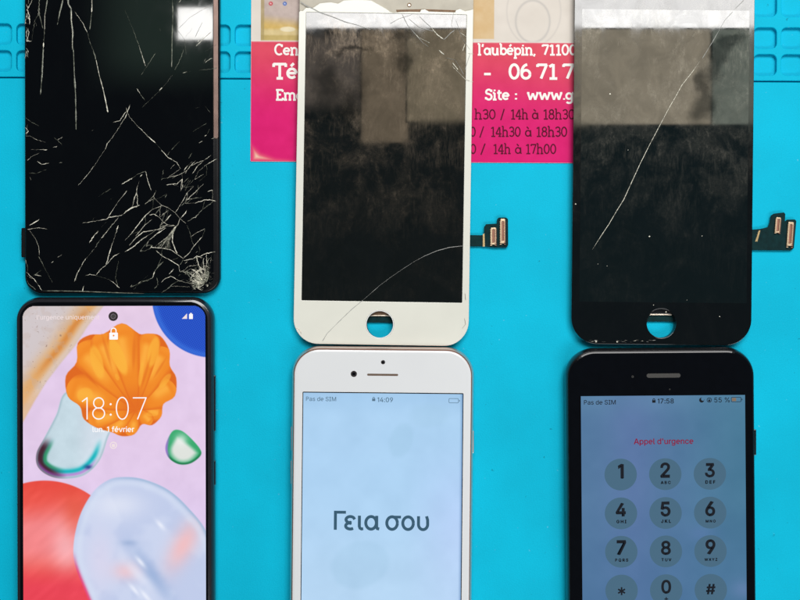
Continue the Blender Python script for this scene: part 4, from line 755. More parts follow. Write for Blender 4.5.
# ------------------------------------------------------------------ C: white display panel
C = Dev('white_display', 383, 345, -0.91, 11, 'white framed loose display panel with chipped top edge, above the phone with Greek greeting', 'display panel')
mb = MB()
plate(mb, C.uv, [rrect(294.6, -30, 467.2, 343.6, 24), circ(380.1, 324.6, 13.4)], 0.6, 8.6, M['black_metal'], 0.6)
mb.build('back_frame', C.root)
hx, hy = 379.8, 324.4
rag = [(299.0, 12), (300.4, 10.5), (302.5, 11), (306, 7.5), (312.5, 8), (320, 3), (331, 2), (338, 3.5), (344, 0.2), (358, -0.6), (371, 0.2), (378, 4), (386, 8.5), (390, 11.5), (394, 12.7), (400, 11.8), (410, 11.6), (420, 11.8), (421, 9.6), (425, 9.2), (429, 11.4),
       (442, 11.8), (455, 12.2), (456, 10), (460, 8.7), (465, 11), (470, 10), (473.4, 9)]
def ph2uv(dev, p):
    x, y, _ = dev.ph(p[0], p[1]); return (dev.pu+x/S/dev.k, dev.pv-y/S/dev.k)
outer = [ph2uv(C, p) for p in rag]
bot = [p for p in rrect(293.2, 0, 468.4, 345, 25, 12) if p[1] > 200]
xs = [p for p in bot]
outline = outer+bot     # ragged top, left to right, then down the right side and back along the bottom
lcd = rrect(300.8, 13.4, 461.4, 301.6, 0.6, 2)
hc = [ph2uv(C, p) for p in circ(hx, hy, 14.2)]
mb = MB(); plate(mb, C.uv, [outline, lcd, hc], 8.7, 11.0, M['cream_glass'], 0.45); mb.build('front_glass', C.root)
mb = MB(); hc2 = [ph2uv(C, p) for p in circ(hx, hy, 14.1)]; hc3 = [ph2uv(C, p) for p in circ(hx, hy, 13.3)]
plate(mb, C.uv, [hc2, hc3], 8.2, 11.25, M['shard'], 0.2); mb.build('home_button_ring', C.root)
mb = MB(); plate(mb, C.uv, [rrect(300.9, 13.5, 461.3, 301.5, 0.6, 2)], 8.7, 10.8, M['lcd_c'], 0.08); mb.build('lcd', C.root)
mb = MB(); plate(mb, C.uv, [rrect(294, -32, 468, 30, 20), [ph2uv(C, p) for p in circ(409.3, 4.6, 1.9, n=20)]], 7.6, 9.3, M['cream'], 0.3)
tbz = mb.build('top_bezel', C.root)
mb = MB(); plate(mb, C.ph, [circ(409.3, 4.6, 2.1, n=20), circ(409.3, 4.6, 1.3, n=20)], 9.0, 9.8, M['brown'], 0.15)
plate(mb, C.ph, [circ(409.3, 4.6, 1.3, n=20)], 8.2, 9.2, M['steel'], 0.1); mb.build('screw', C.root)
mb = MB(); plate(mb, C.ph, [[(396, 9.4), (424, 8.8), (456, 9.9), (456, 12.6), (424, 12), (397, 12.4)]], 9.1, 9.6, M['brown'], 0.1); mb.build('adhesive_strip', C.root)  # brown strip stands in for the edge shadow under the broken glass
# the steel bracket behind the home-button hole, with a dark plate for the shadow
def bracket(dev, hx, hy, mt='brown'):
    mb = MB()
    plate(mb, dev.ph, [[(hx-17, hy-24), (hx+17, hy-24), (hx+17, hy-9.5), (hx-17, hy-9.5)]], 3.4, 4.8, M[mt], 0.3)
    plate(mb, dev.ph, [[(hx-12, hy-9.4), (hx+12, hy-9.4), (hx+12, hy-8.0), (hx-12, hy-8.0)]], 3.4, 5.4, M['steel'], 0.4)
    plate(mb, dev.ph, [[(hx-17, hy-7.9), (hx+17, hy-7.9), (hx+17, hy-1.6), (hx-17, hy-1.6)]], 2.2, 3.2, M['pcb'], 0.3)  # dark plate in place of the shadow on the mat
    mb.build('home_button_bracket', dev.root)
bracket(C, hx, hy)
mb = MB()
def ckc(mb, dev, pts, w, mt, z=11.03, rag=0.15): ribbon(mb, dev.ph, pts, w, z, mt, rag=rag, th=0.12)
big = P8(280, 180, [(605, 209), (575, 211), (540, 215), (500, 226), (460, 243), (425, 262), (390, 285), (355, 309), (320, 335), (265, 383)], 3.19)
ckc(mb, C, big, 0.4, M['crack_dark'], 10.83, 0.05)
mb.build('crack', C.root)
mb = MB()
ckc(mb, C, P8(280, 180, [(265, 383), (232, 410), (200, 440), (150, 490), (135, 515)], 3.19), 0.5, M['crack_dark'])
for ln in ([(50, 472), (60, 475), (66, 485), (68, 493)], [(588, 440), (592, 460), (580, 475)], [(590, 360), (592, 385)]):
    ckc(mb, C, P8(280, 180, ln, 3.19), 0.5, M['steel'])
q = (390, 0)
dk, lt = M['crack_dark'], M['crack']
for ln, w, mt in (([(95, 110), (140, 200), (200, 270), (260, 340), (310, 375)], .5, dk), ([(235, 130), (280, 175), (330, 220)], .5, dk), ([(330, 220), (380, 280), (430, 315)], .8, lt),
        ([(510, 100), (490, 200), (510, 240)], .45, dk), ([(0, 190), (70, 150), (180, 115)], .45, dk), ([(150, 150), (235, 220), (350, 250)], .45, dk),
        ([(430, 320), (490, 260), (520, 240)], .5, dk), ([(560, 260), (620, 300)], .6, lt), ([(390, 400), (435, 440)], .8, lt), ([(500, 500), (545, 560)], .7, lt),
        ([(600, 350), (580, 410)], .6, lt), ([(200, 270), (230, 300), (320, 345)], .6, lt), ([(440, 460), (520, 480), (560, 540), (590, 600)], .35, dk), ([(640, 430), (600, 560)], .35, dk),
        ([(700, 0), (640, 50)], .01, dk)):
    ckc(mb, C, P8(q[0], q[1], ln), w, mt)
ckc(mb, C, P8(245, 0, [(440, 12), (490, 45), (540, 68), (600, 100), (690, 130), (800, 175), (900, 200), (1010, 240)]), 0.6, M['crack_dark'])
ckc(mb, C, [(452, 66), (460, 74), (466, 80), (474, 82)], 0.4, lt); ckc(mb, C, [(474, 54), (468, 53.5)], 0.6, lt)
ckc(mb, C, [(456, 20), (461, 36), (466, 44), (470, 50)], 0.4, dk)
mb.build('crack', C.root)['label'] = 'fine cracks round the chipped upper edge'
mb = MB()
plate(mb, C.ph, [[(460, 235), (486, 235.2), (486, 246.4), (460, 246.4)]], 2.6, 3.6, M['pcb'], 0.2, zr=4)
plate(mb, C.ph, [[(484.2, 227), (486, 224.2), (497, 223.6), (497.2, 219), (499, 217.5), (506, 217.5), (508, 219), (508.2, 245), (506.5, 247.6), (494, 247.6), (484, 246.4)]], 2.9, 4.1, M['pcb'], 0.3, zr=4)
plate(mb, C.ph, [[(482.8, 233.8), (484.6, 233.8), (485, 246.6), (482.6, 246.6)]], 3.2, 4.2, M['pcb_edge'], 0.15, zr=4)
fx = mb.build('flex_cable', C.root)
connector(C, 493.3, 236.2, 5.4, 17, 0, 4.1, fx); connector(C, 502.6, 231.2, 4.8, 24.5, 0, 4.1, fx)

# ------------------------------------------------------------------ D: black display panel
D = Dev('black_display', 661, 344, -0.58, 11, 'black loose display panel with one long diagonal scratch, above the phone showing the keypad', 'display panel')
dhx, dhy = 661.2, 323.4
mb = MB()
plate(mb, D.uv, [rrect(572.6, -30, 749.6, 343.2, 24), circ(661.4, 323.6, 14.2)], 0.6, 8.6, M['black_metal'], 0.6); mb.build('back_frame', D.root)
hc = [ph2uv(D, p) for p in circ(dhx, dhy, 14.9)]
mb = MB(); plate(mb, D.uv, [rrect(571.2, -34, 751.2, 344.6, 26, 14), rrect(579.2, 10.2, 745.8, 302, 0.6, 2), hc], 8.7, 11.0, M['glass_d'], 0.25); mb.build('front_glass', D.root)
mb = MB(); plate(mb, D.uv, [rrect(578.9, 9.8, 746.1, 302.4, 0.6, 2)], 8.7, 11.04, M['lcd_d'], 0.0); mb.build('lcd', D.root)
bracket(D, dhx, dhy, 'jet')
mb = MB()
ckc(mb, D, [(700, 61), (693, 71), (682, 85), (676, 96), (669, 108), (660, 125), (650, 144), (640, 164), (629, 188), (624, 199), (616, 212), (609, 224), (601, 236), (592.3, 249.6)], 0.52, M['crack'], 11.06, 0.0)
mb.build('crack', D.root)
mb = MB()
ckc(mb, D, [(744, 0), (735, 9)], 0.5, dk, 11.03)
ckc(mb, D, [(733, 11.5), (725, 20), (713, 41), (702, 59)], 0.55, dk, 11.06)
for (x, y, r_) in ((649.4, 236.4, .8), (598, 264, .35), (607, 266, .3), (610, 94, .8), (687, 300, .3), (575.6, 204, .7), (653.5, 305, .5), (719.6, 316.5, .5), (702, 236, .4), (596, 341.6, .9), (617, 341.8, .7), (628, 150, .4), (666, 312, .6)):
    plate(mb, D.ph, [circ(x, y, r_, r_*0.8, n=9)], 11.0, 11.2, M['crack'], 0)
for _ in range(36):
    x = rnd.uniform(586, 655); y = 341.2+rnd.uniform(-1.2, 1.2)
    ckc(mb, D, [(x, y), (x+rnd.uniform(1, 4), y+rnd.uniform(-.5, .5))], rnd.uniform(.2, .5), dk if rnd.random() < .7 else lt, 11.03)
mb.build('scuff_marks', D.root)
mb = MB()
plate(mb, D.ph, [[(742, 229.8), (753, 229.5), (760, 229), (768, 227), (770, 222), (771, 215.5), (774, 213.6), (784, 212.4), (785.4, 214), (785, 221.5), (787, 219.6), (795, 219.4), (796.4, 221), (794, 248), (791, 250.4), (742, 250)]], 2.8, 4.0, M['pcb'], 0.3, zr=4)
plate(mb, D.ph, [[(758.6, 230.6), (760.4, 230.4), (757.4, 241.6), (755.2, 241.4)]], 3.2, 4.3, M['pcb_edge'], 0.1, zr=4)
fx = mb.build('flex_cable', D.root)
connector(D, 777.4, 225.2, 4.8, 15.5, 5, 4.0, fx); connector(D, 789.8, 234, 5.4, 24, 4, 4.0, fx)

# ------------------------------------------------------------------ phones
def side_key(dev, x0, x1, y0, y1, mt, z0=7, z1=13.5, zr=10):
    mb = MB(); plate(mb, dev.ph, [rrect(x0, y0, x1, y1, min(1.1, (x1-x0)/2.2), 4)], z0, z1, mt, 0.7, zr=zr); return mb.build('side_button', dev.root)

# B: phone with the colourful lock screen
B = Dev('smartphone', 115, 370, 0.15, 21, 'black phone showing an orange shell lock screen with the time 18:07', 'phone')
mb = MB()
loft(mb, B.uv, 14.2, 297, 213.4, 736, 23, side_profile(19.2, 4.2, 12), M['plastic']); mb.build('body', B.root, True)
mb = MB(); loft(mb, B.uv, 16.4, 299.0, 211.2, 734, 21, [(0.9, 17.5), (0, 18.4), (0, 19.5), (0.5, 20.3), (1.2, 20.6)], M['plastic']); mb.build('rim', B.root, True)
mb = MB(); plate(mb, B.uv, [rrect(19.6, 302, 207.6, 731, 18)], 20.2, 20.9, M['jet_glass'], 0.25); fg = mb.build('front_glass', B.root)
def wall_col(X, Y):
    C = np.zeros(X.shape+(3,))+np.array((226, 202, 232.))
    C = mixc(C, (214, 196, 236), sm(430, 600, Y)*0.8)
    C = mixc(C, (232, 206, 228), (1-sm(306, 350, Y))*0.6)
    C += ((fbm(X, Y, 16, 21)-0.5)*14)[..., None]
    # sand corner
    def xe(Y):  # right edge of the sandy fold
        return np.interp(Y, [300, 307, 326, 346, 364, 381, 400, 418, 430], [110, 103, 88, 75, 60, 47, 35, 25, 18])
    d = xe(Y)-X
    sand = sm(-1.5, 1.5, d)
    Sd = np.zeros_like(C)+np.array((208, 198, 200.))
    Sd = mixc(Sd, (224, 168, 104), np.exp(-((d-14)/13.0)**2)*0.95)
    Sd = mixc(Sd, (212, 130, 52), np.exp(-((d-14)/4.0)**2)*sm(306, 316, Y)*(1-sm(352, 385, Y))*0.8)
    Sd = mixc(Sd, (224, 214, 216), np.exp(-((d-4)/4.0)**2)*0.4)
    Sd = mixc(Sd, (196, 176, 168), (1-sm(0.36, 0.5, fbm(X, Y, 7, 31)))*0.3)
    spk = vnoise(X, Y, 1.5, 77)
    Sd = mixc(Sd, (140, 110, 96), sm(0.93, 0.97, spk)*0.6)
    Sd = mixc(Sd, (230, 180, 130), sm(385, 400, Y)*0.5)
    C = C*(1-sand[..., None])+Sd*sand[..., None]
    # blue disc, fine woven dots
    r = ell(X, Y, 212, 298, 59.5, 59.5)
    bl = np.zeros_like(C)+np.array((36, 96, 220.))
    dots = 0.5+0.5*np.sin(X*2.4+Y*0.6)*np.sin(Y*2.4-X*0.6)
    bl = mixc(bl, (10, 44, 150), dots*0.75)
    bl = mixc(bl, (60, 120, 226), np.exp(-((r-0.96)/0.05)**2)*0.6)
    C = C*sm(0.99, 1.015, r)[..., None]+bl*(1-sm(0.99, 1.015, r))[..., None]
    # clear drop
    drop = smooth_loop([(66, 392), (56, 415), (44, 438), (36.5, 453), (37.5, 466), (48, 475), (64, 478.5), (84, 475), (99, 461), (107, 440), (112, 420), (95, 395)])
    dd = polydist(X, Y, drop)
    Dr = np.zeros_like(C)+np.array((196, 216, 226.))
    Dr = mixc(Dr, (218, 226, 238), sm(70, 95, X)*0.7)
    Dr += ((fbm(X, Y, 12, 41)-0.5)*16)[..., None]
    low = sm(440, 470, Y); lft = 1-sm(42, 62, X-(Y-450)*0.25)
    rim = sm(-11, -1, dd)
    Dr = mixc(Dr, (0, 178, 186), np.exp(-((dd+7)/2.6)**2)*sm(436, 458, Y)*0.95)
    Dr = mixc(Dr, (190, 120, 210), np.exp(-((dd+3.6)/1.6)**2)*sm(455, 470, Y)*0.8)
    Dr = mixc(Dr, (64, 24, 40), sm(-12, -5, dd)*lft*sm(434, 448, Y))
    Dr = mixc(Dr, (40, 150, 96), np.exp(-((dd+9)/2.0)**2)*lft*sm(436, 448, Y)*0.9)
    Dr = mixc(Dr, (130, 60, 150), np.exp(-((dd+2.5)/1.5)**2)*lft*sm(458, 468, Y)*0.8)
    Dr = mixc(Dr, (30, 60, 130), np.exp(-(((X-88)/4)**2+((Y-467)/2.2)**2))*0.9)
    Dr = mixc(Dr, (150, 178, 190), np.exp(-((dd+0.8)/1.2)**2)*0.6)
    a = 1-sm(-0.6, 0.8, dd)
    C = C*(1-a[..., None])+Dr*a[..., None]
    # orange shell: petals fanned from one point
    ox, oy = 135.5, 408
    tips = [(171, 418, 9), (152, 431, 9.5), (128, 436, 10), (104, 433, 12), (84, 421, 13), (66, 398, 16), (67, 375, 15), (82, 343, 17), (168, 345, 15), (176, 388, 17), (152, 337, 13), (106, 330, 16), (122, 324, 15)]
    tips = [(162, 415, 8), (151, 424, 7.5), (130, 436, 8), (108, 432, 10), (88, 420, 12), (67, 386, 17), (79, 344, 17), (175, 386, 16), (167, 348, 15), (98, 333, 13), (151, 333, 12), (121, 324, 16)]
    hull = smooth_loop([(122, 323.5), (139, 334), (148, 334), (160, 336), (169, 350), (169.5, 366), (176, 378), (174.5, 396), (163, 404), (161, 416), (152, 425), (142, 424), (134, 434), (122, 436), (112, 432), (98, 428), (84, 419), (80, 406), (68, 396), (66, 376), (77, 362), (78, 343), (90, 335), (104, 334)], 4)
    hd = polydist(X, Y, hull); a = 1-sm(-0.5, 0.8, hd); C = mixc(C, (222, 102, 14), a)
    for i, (tx, ty, w) in enumerate(tips):
        ln = math.hypot(tx-ox, ty-oy); ux, uy = (tx-ox)/ln, (ty-oy)/ln
        t = (X-ox)*ux+(Y-oy)*uy; s = -(X-ox)*uy+(Y-oy)*ux
        rw = w
        tc_ = ln-rw*0.95
        prof_ = np.where(t < tc_, rw*np.power(np.clip(t/max(tc_, 1), 0, 1), 0.62), rw*np.sqrt(np.clip(1-((t-tc_)/(rw*0.95))**2, 0, 1)))
        q = np.abs(s)/np.maximum(prof_, 0.3)
        a = (1-sm(0.95, 1.06, q))*(t > 0)*(t < ln)*(1-sm(-0.3, 0.8, hd))
        base = np.zeros_like(C)+np.array((240, 136, 26.))
        base = mixc(base, (222, 100, 12), sm(0.62, 1.0, q)*0.6)
        base = mixc(base, (252, 176, 62), np.exp(-(((s+rw*0.15)/(rw*0.38))**2))*sm(ln*0.35, ln*0.6, t)*(1-sm(ln*0.80, ln*0.9, t))*0.85)
        base = mixc(base, (222, 98, 14), (1-sm(2, ln*0.35, t))*0.7)
        base = mixc(base, (252, 160, 50), (sm(ln*0.88, ln*0.97, t))*0.3)
        C = C*(1-a[..., None])+base*a[..., None]
    for ex, ey, ea, eb, er, st in ((97, 362, 6.5, 19, -14, .8), (118, 356, 7, 22, -22, .95), (153.5, 352, 6, 17, 12, .75), (85, 395, 9, 8, -30, .7), (165, 381, 3.5, 10, 38, .6), (141, 374, 2.4, 14, 8, .6), (152, 414, 7, 2.6, 0, .5), (117, 377, 2, 4, -20, .5)):
        C = mixc(C, (250, 178, 56), (1-sm(0.72, 1.05, ell(X, Y, ex, ey, ea, eb, er)))*st)
    for ex, ey, ea, eb, er in ((107, 352, 2.2, 24, -16), (134, 352, 2.5, 24, 2), (146, 372, 2, 24, 16), (90, 378, 2.2, 17, -42), (160, 368, 1.8, 16, 32), (100, 411, 18, 1.8, 14)):
        C = mixc(C, (214, 92, 10), (1-sm(0.3, 1.0, ell(X, Y, ex, ey, ea, eb, er)))*0.35)
    # small green drop
    g = smooth_loop([(172, 432), (180, 430.6), (189, 437), (199.5, 449), (200, 456), (190, 463.5), (178, 464), (168, 457), (165.5, 446)])
    gd = polydist(X, Y, g)
    Gc = np.zeros_like(C)+np.array((222, 226, 220.))
    Gc = mixc(Gc, (52, 168, 108), sm(-9, -2.5, gd-(Y-448)*0.22))
    Gc = mixc(Gc, (18, 120, 70), sm(-3, -0.5, gd)*sm(448, 458, Y))
    Gc = mixc(Gc, (150, 120, 200), sm(-4, -1, gd)*(1-sm(166, 171, X)))
    Gc = mixc(Gc, (240, 244, 240), np.exp(-(((X-181)/6)**2+((Y-440)/6)**2))*0.7)
    a = 1-sm(-0.5, 0.8, gd); C = C*(1-a[..., None])+Gc*a[..., None]
    # red blob
    r = ell(X, Y, 44, 560, 80, 80)
    Rd = np.zeros_like(C)+np.array((236, 84, 72.))
    Rd = mixc(Rd, (244, 142, 146), sm(498, 530, Y-(X-25)*-0.1)*(1-sm(545, 585, Y))*0.85)
    Rd = mixc(Rd, (250, 186, 192), np.exp(-(((X-66)/14)**2+((Y-545)/26)**2))*0.8)
    Rd = mixc(Rd, (226, 62, 48), (1-sm(484, 500, Y))*0.5)
    Rd = mixc(Rd, (232, 60, 84), sm(560, 590, Y)*0.8)
    Rd = mixc(Rd, (226, 84, 60), np.exp(-(((X-75)/14)**2+((Y-510)/22)**2))*0.7)
    Rd += ((vnoise(X*0.3+Y*0.35, Y*0.1-X*0.1, 2.0, 55)-0.5)*9)[..., None]
    a = 1-sm(0.985, 1.005, r); C = C*(1-a[..., None])+Rd*a[..., None]
    # pale blue blob
    bb = smooth_loop([(78, 520), (92, 493), (108, 480), (124, 477), (144, 479.5), (168, 490), (188, 508), (206, 532), (216, 570), (214, 620), (190, 650), (140, 660), (102, 625), (84, 590), (73, 556)])
    bd = polydist(X, Y, bb)
    Bc = np.zeros_like(C)+np.array((202, 212, 238.))
    Bc = mixc(Bc, (176, 190, 226), sm(0.35, 0.6, fbm(X, Y, 26, 61))*0.4)
    Bc = mixc(Bc, (242, 188, 190), np.exp(-(((X-183)*0.8+(Y-545)*0.45)**2/110+((X-183)*-0.45+(Y-545)*0.8)**2/620))*0.9)
    Bc = mixc(Bc, (240, 196, 202), np.exp(-(((X-126)/15)**2+((Y-571)/9)**2))*0.8)
    Bc = mixc(Bc, (146, 172, 214), np.exp(-(((X-152)*0.7-(Y-575)*0.5)**2/40+((X-152)*0.5+(Y-575)*0.7)**2/700))*0.75)
    Bc = mixc(Bc, (140, 165, 205), np.exp(-(((X-128)/8)**2+((Y-543)/3)**2))*0.5)
    Bc = mixc(Bc, (228, 232, 246), np.exp(-(((X-118)/26)**2+((Y-505)/14)**2))*0.7)
    Bc = mixc(Bc, (222, 214, 236), np.exp(-(((X-100)/14)**2+((Y-560)/30)**2))*0.6)
    Bc = mixc(Bc, (232, 236, 250), np.exp(-(((X-138)*0.75-(Y-575)*0.66)**2/30+((X-138)*0.66+(Y-575)*0.75)**2/420))*0.6)
    for gx, gy, gl in ((160, 525, 6), (140, 562, 7), (134, 590, 8), (145, 596, 9)):
        Bc = mixc(Bc, (236, 240, 252), np.exp(-(((X-gx)*0.75-(Y-gy)*0.66)**2/5+((X-gx)*0.66+(Y-gy)*0.75)**2/(gl*gl)))*0.85)
    Bc = mixc(Bc, (150, 178, 210), np.exp(-((bd+1)/2.0)**2)*sm(90, 140, X)*0.7)
    Bc = mixc(Bc, (216, 226, 244), np.exp(-((bd+6)/3.5)**2)*0.5)
    Bc = mixc(Bc, (228, 70, 120), np.exp(-((bd+0.5)/2.2)**2)*sm(548, 575, Y)*(X < 120))
    a = 1-sm(-0.7, 0.7, bd); C = C*(1-a[..., None])+Bc*a[..., None]
    return C
scr = picture('screen', B.uv, 22.8, 306, 205.4, 726, 12, 21.0, wall_col, 'picture', M['scr'], B.root, 0.5)
zs = 21.06
def lab(dev, parent, name, items, z=zs):
    mb = MB()
    for it in items: text(mb, dev.uv, it[0], it[1], it[2], it[3], z, it[4], *(it[5:]))
    return mb.build(name, parent)
mb = MB()
for q in ([(82, 401.5), (87.2, 397.6)], [(87.0, 397.2), (87.0, 419.4)], circ(98.6, 402.9, 5.0, 5.2, 30)+[(103.6, 402.9)], circ(98.6, 413.4, 5.9, 5.6, 30)+[(104.5, 413.4)],
          circ(122.2, 408.3, 5.9, 10.9, 36)+[(128.1, 408.3)], [(132.8, 397.9), (146.4, 397.9)], [(146.2, 397.4), (137.4, 419.4)]):
    ribbon(mb, B.uv, q, 1.15, 21.1, M['t_white'], flat=True)
for y in (404.2, 414.6): plate(mb, B.uv, [circ(110.6, y, 1.05, n=16)], 21.05, 21.12, M['t_white'])
mb.build('clock_text', scr)
lab(B, scr, 'date_text', [("lun. 1 février", 92.5, 134, 432, M['t_white'], 0.015)])
lab(B, scr, 'status_text', [("l'urgence uniquement", 37, 99.5, 319.3, M['t_soft'], 0)])
mb = MB()
plate(mb, B.uv, [rrect(109.4, 332.6, 118, 339.6, 0.8), circ(113.7, 335.6, 0.9, n=14)], 21.02, 21.1, M['t_white'])
ribbon(mb, B.uv, [(111.2, 333)]+[(113.7+2.5*math.cos(R(t)), 330.8-2.7*math.sin(R(t))) for t in range(180, -1, -20)]+[(116.2, 333)], 1.1, 21.04, M['t_white'], flat=True)
mb.build('lock_icon', scr)
mb = MB(); plate(mb, B.uv, [circ(113.2, 445.3, 3.6), circ(113.2, 445.3, 2.7)], 21.02, 21.1, M['t_soft'])
plate(mb, B.uv, [rrect(111.7, 444, 114.7, 447, 0.4)], 21.02, 21.1, M['t_soft']); mb.build('notification_icon', scr)
mb = MB(); plate(mb, B.uv, [[(182, 319), (187.2, 319), (187.2, 313.6)]], 21.02, 21.1, M['t_soft']); mb.build('signal_icon', scr)
mb = MB(); plate(mb, B.uv, [rrect(189.2, 314.2, 193, 319.2, 0.4)], 21.02, 21.1, M['t_white'])
plate(mb, B.uv, [rrect(190.2, 313.2, 192, 314.1, 0.2)], 21.02, 21.1, M['t_white']); mb.build('battery_icon', scr)
mb = MB(); plate(mb, B.uv, [circ(113.4, 316.3, 4.7), circ(113.4, 316.3, 2.4)], 21.02, 21.2, M['hole'], 0.05)
plate(mb, B.uv, [circ(113.4, 316.3, 2.3)], 21.02, 21.15, M['mesh'], 0.05); mb.build('camera_lens', B.root)
side_key(B, 210, 216.0, 375, 431, M['plastic']); side_key(B, 210, 216.0, 460, 485, M['plastic'])

# E: white phone
def phone(dev, x0, y0, x1, y1, r, body, glass, gasket, hh=19.4):
    mb = MB(); loft(mb, dev.uv, x0, y0, x1, y1, r, side_profile(hh, 5.0, 14), body); mb.build('body', dev.root, True)
    mb = MB(); loft(mb, dev.uv, x0+2.2, y0+2.2, x1-2.2, y1-2.2, r-2, [(0, hh-2.4), (0, hh-0.6), (0.4, hh-0.2)], gasket); mb.build('gasket', dev.root, True)
    mb = MB(); loft(mb, dev.uv, x0+3.1, y0+3.4, x1-3.1, y1-3.4, r-2.8, [(0, hh-0.8), (0, hh-0.1), (0.3, hh+0.2), (1.7, hh+0.5), (2.6, hh+0.58), (4, hh+0.6)], glass)
    return mb.build('front_glass', dev.root)
E = Dev('smartphone', 383, 370, -0.57, 20, 'white phone showing a Greek greeting on a pale blue screen', 'phone')
eg = phone(E, 291.4, 346.9, 474.3, 727, 28, M['rose'], M['white_glass'], M['rose_line'])
zg = 20.0
def slot(dev, par, x0, x1, y, h, mt, name='earpiece', z=zg):
    mb = MB(); plate(mb, dev.uv, [rrect(x0, y-h/2, x1, y+h/2, h/2-0.05, 6)], z, z+0.12, mt, 0.04); return mb.build(name, par)
def dot(dev, par, x, y, r, mt, name, z=zg):
    mb = MB(); plate(mb, dev.uv, [circ(x, y, r), circ(x, y, r*0.55)], z, z+0.18, mt, 0.04)
    plate(mb, dev.uv, [circ(x, y, r*0.54)], z, z+0.12, M['jet_glass'], 0.03); return mb.build(name, par)
slot(E, eg, 367.2, 398.2, 374.8, 2.1, M['mesh_brown'])
dot(E, eg, 353.9, 374.2, 3.1, M['hole'], 'camera_lens'); dot(E, eg, 383.0, 362.2, 2.1, M['hole'], 'sensor')
def blue_col(X, Y):
    C = np.zeros(X.shape+(3,))+np.array((172, 209, 241.))
    C = mixc(C, (182, 206, 247), sm(400, 460, X)*sm(420, 560, Y))
    C = mixc(C, (186, 216, 243), sm(470, 610, Y)*0.7)
    C = mixc(C, (150, 190, 226), (1-sm(393, 420, Y))*0.4)
    C = mixc(C, (154, 194, 222), (1-sm(0.7, 1.05, ell(X, Y, 402, 440, 13, 20, 20)))*0.3)
    C = mixc(C, (158, 196, 224), (1-sm(0.8, 1.05, ell(X, Y, 362, 565, 32, 25, -20)))*0.3)
    C = mixc(C, (160, 198, 226), (1-sm(0.5, 1.0, ell(X, Y, 430, 415, 26, 16, 0)))*0.35)
    C += ((fbm(X, Y, 22, 91)-0.5)*10)[..., None]
    # narrow darker line along the right edge
    C = mixc(C, (70, 110, 160), np.exp(-((463-X)/1.4)**2)*0.6)
    return C
mb = MB(); plate(mb, E.uv, [rrect(302.8, 392.4, 463.8, 686, 0.8, 2)], 19.6, zg+0.04, M['jet_glass'], 0.02); mb.build('screen_border', eg)
escr = picture('screen', E.uv, 303.6, 393.4, 463, 685, 0, zg+0.08, blue_col, 'picture', M['scr'], E.root, 1.5)
ze = zg+0.14
mb = MB(); gb = 530.0
def gst(pts, w=3.0):
    ribbon(mb, E.uv, [(x+1.6, y) for x, y in pts], w, ze, M['t_slate'], flat=True)
gst([(335.3, gb+.2), (335.3, 511.2)], 3.0); gst([(334, 512.6), (345.8, 512.6)], 2.9)
gst([(354.6, 519.6)]+[(350.2+4.3*math.cos(R(t)), 519.9-3.1*math.sin(R(t))) for t in range(40, 271, 20)]+[(351.6, 523.0)])
gst([(351.6, 523.1), (350.2, 523.1)]+[(350.2+4.6*math.cos(R(t)), 526.2-3.1*math.sin(R(t))) for t in range(90, 321, 20)])
gst([(359.3, 515.8), (359.3, 526.6), (360.0, 528.4), (361.4, 529.1), (363.2, 528.8)])
gst([(371.0+5.3*math.cos(R(t)), 522.9-6.3*math.sin(R(t))) for t in range(0, 361, 15)])
gst([(376.6, 515.8), (376.6, 526.8), (377.3, 528.6), (379.2, 529.0)])
gst([(392.0+5.3*math.cos(R(t)), 522.9-6.3*math.sin(R(t))) for t in range(0, 361, 15)]); gst([(391.6, 516.9), (400.9, 516.9)], 2.7)
gst([(408.0+5.3*math.cos(R(t)), 522.9-6.3*math.sin(R(t))) for t in range(0, 361, 15)])
gst([(418.4, 515.8), (418.4, 523.4)]+[(423.0+4.6*math.cos(R(t)), 524.0-5.2*math.sin(R(t))) for t in range(180, 361, 15)]+[(427.5, 519.6), (426.4, 515.8)])
mb.build('greeting_text', escr)
lab(E, escr, 'network_text', [("Pas de SIM", 306.6, 336.4, 401.6, M['t_grey'], 0.012)], ze)
lab(E, escr, 'time_text', [("14:09", 377.8, 393.2, 402.0, M['t_grey'], 0.02)], ze)
def padlock(dev, par, x, y, s, mt, z):
    mb = MB(); plate(mb, dev.uv, [rrect(x-s, y-s*0.4, x+s, y+s*1.1, 0.3)], z-0.04, z, mt)
    ribbon(mb, dev.uv, [(x-s*0.6, y)]+[(x+s*0.6*math.cos(R(t)), y-s*0.5-s*0.8*math.sin(R(t))) for t in range(180, -1, -30)]+[(x+s*0.6, y)], s*0.4, z-0.03, mt, flat=True)
    mb.build('lock_icon', par)
def battery(dev, par, x0, x1, y0, y1, fill, mt, z):
    mb = MB(); plate(mb, dev.uv, [rrect(x0, y0, x1, y1, 1.1), rrect(x0+.5, y0+.5, x1-.5, y1-.5, .7)], z-0.04, z, mt)
    plate(mb, dev.uv, [rrect(x1+.4, (y0+y1)/2-.8, x1+1.1, (y0+y1)/2+.8, .2)], z-0.04, z, mt)
    if fill: plate(mb, dev.uv, [rrect(x0+.9, y0+.9, x0+.9+(x1-x0-1.8)*fill, y1-.9, .4)], z-0.04, z, M['t_batt'])
    mb.build('battery_icon', par)
padlock(E, escr, 374, 399.4, 1.6, M['t_grey'], ze); battery(E, escr, 449, 459, 397.6, 402.4, 0, M['t_grey'], ze)
for a in ((292.4, 298, 393, 405), (291.3, 298, 426, 450.5), (290.9, 298, 460, 484)): side_key(E, *a, M['rose'])
side_key(E, 467.6, 473.6, 430, 453, M['rose']); 

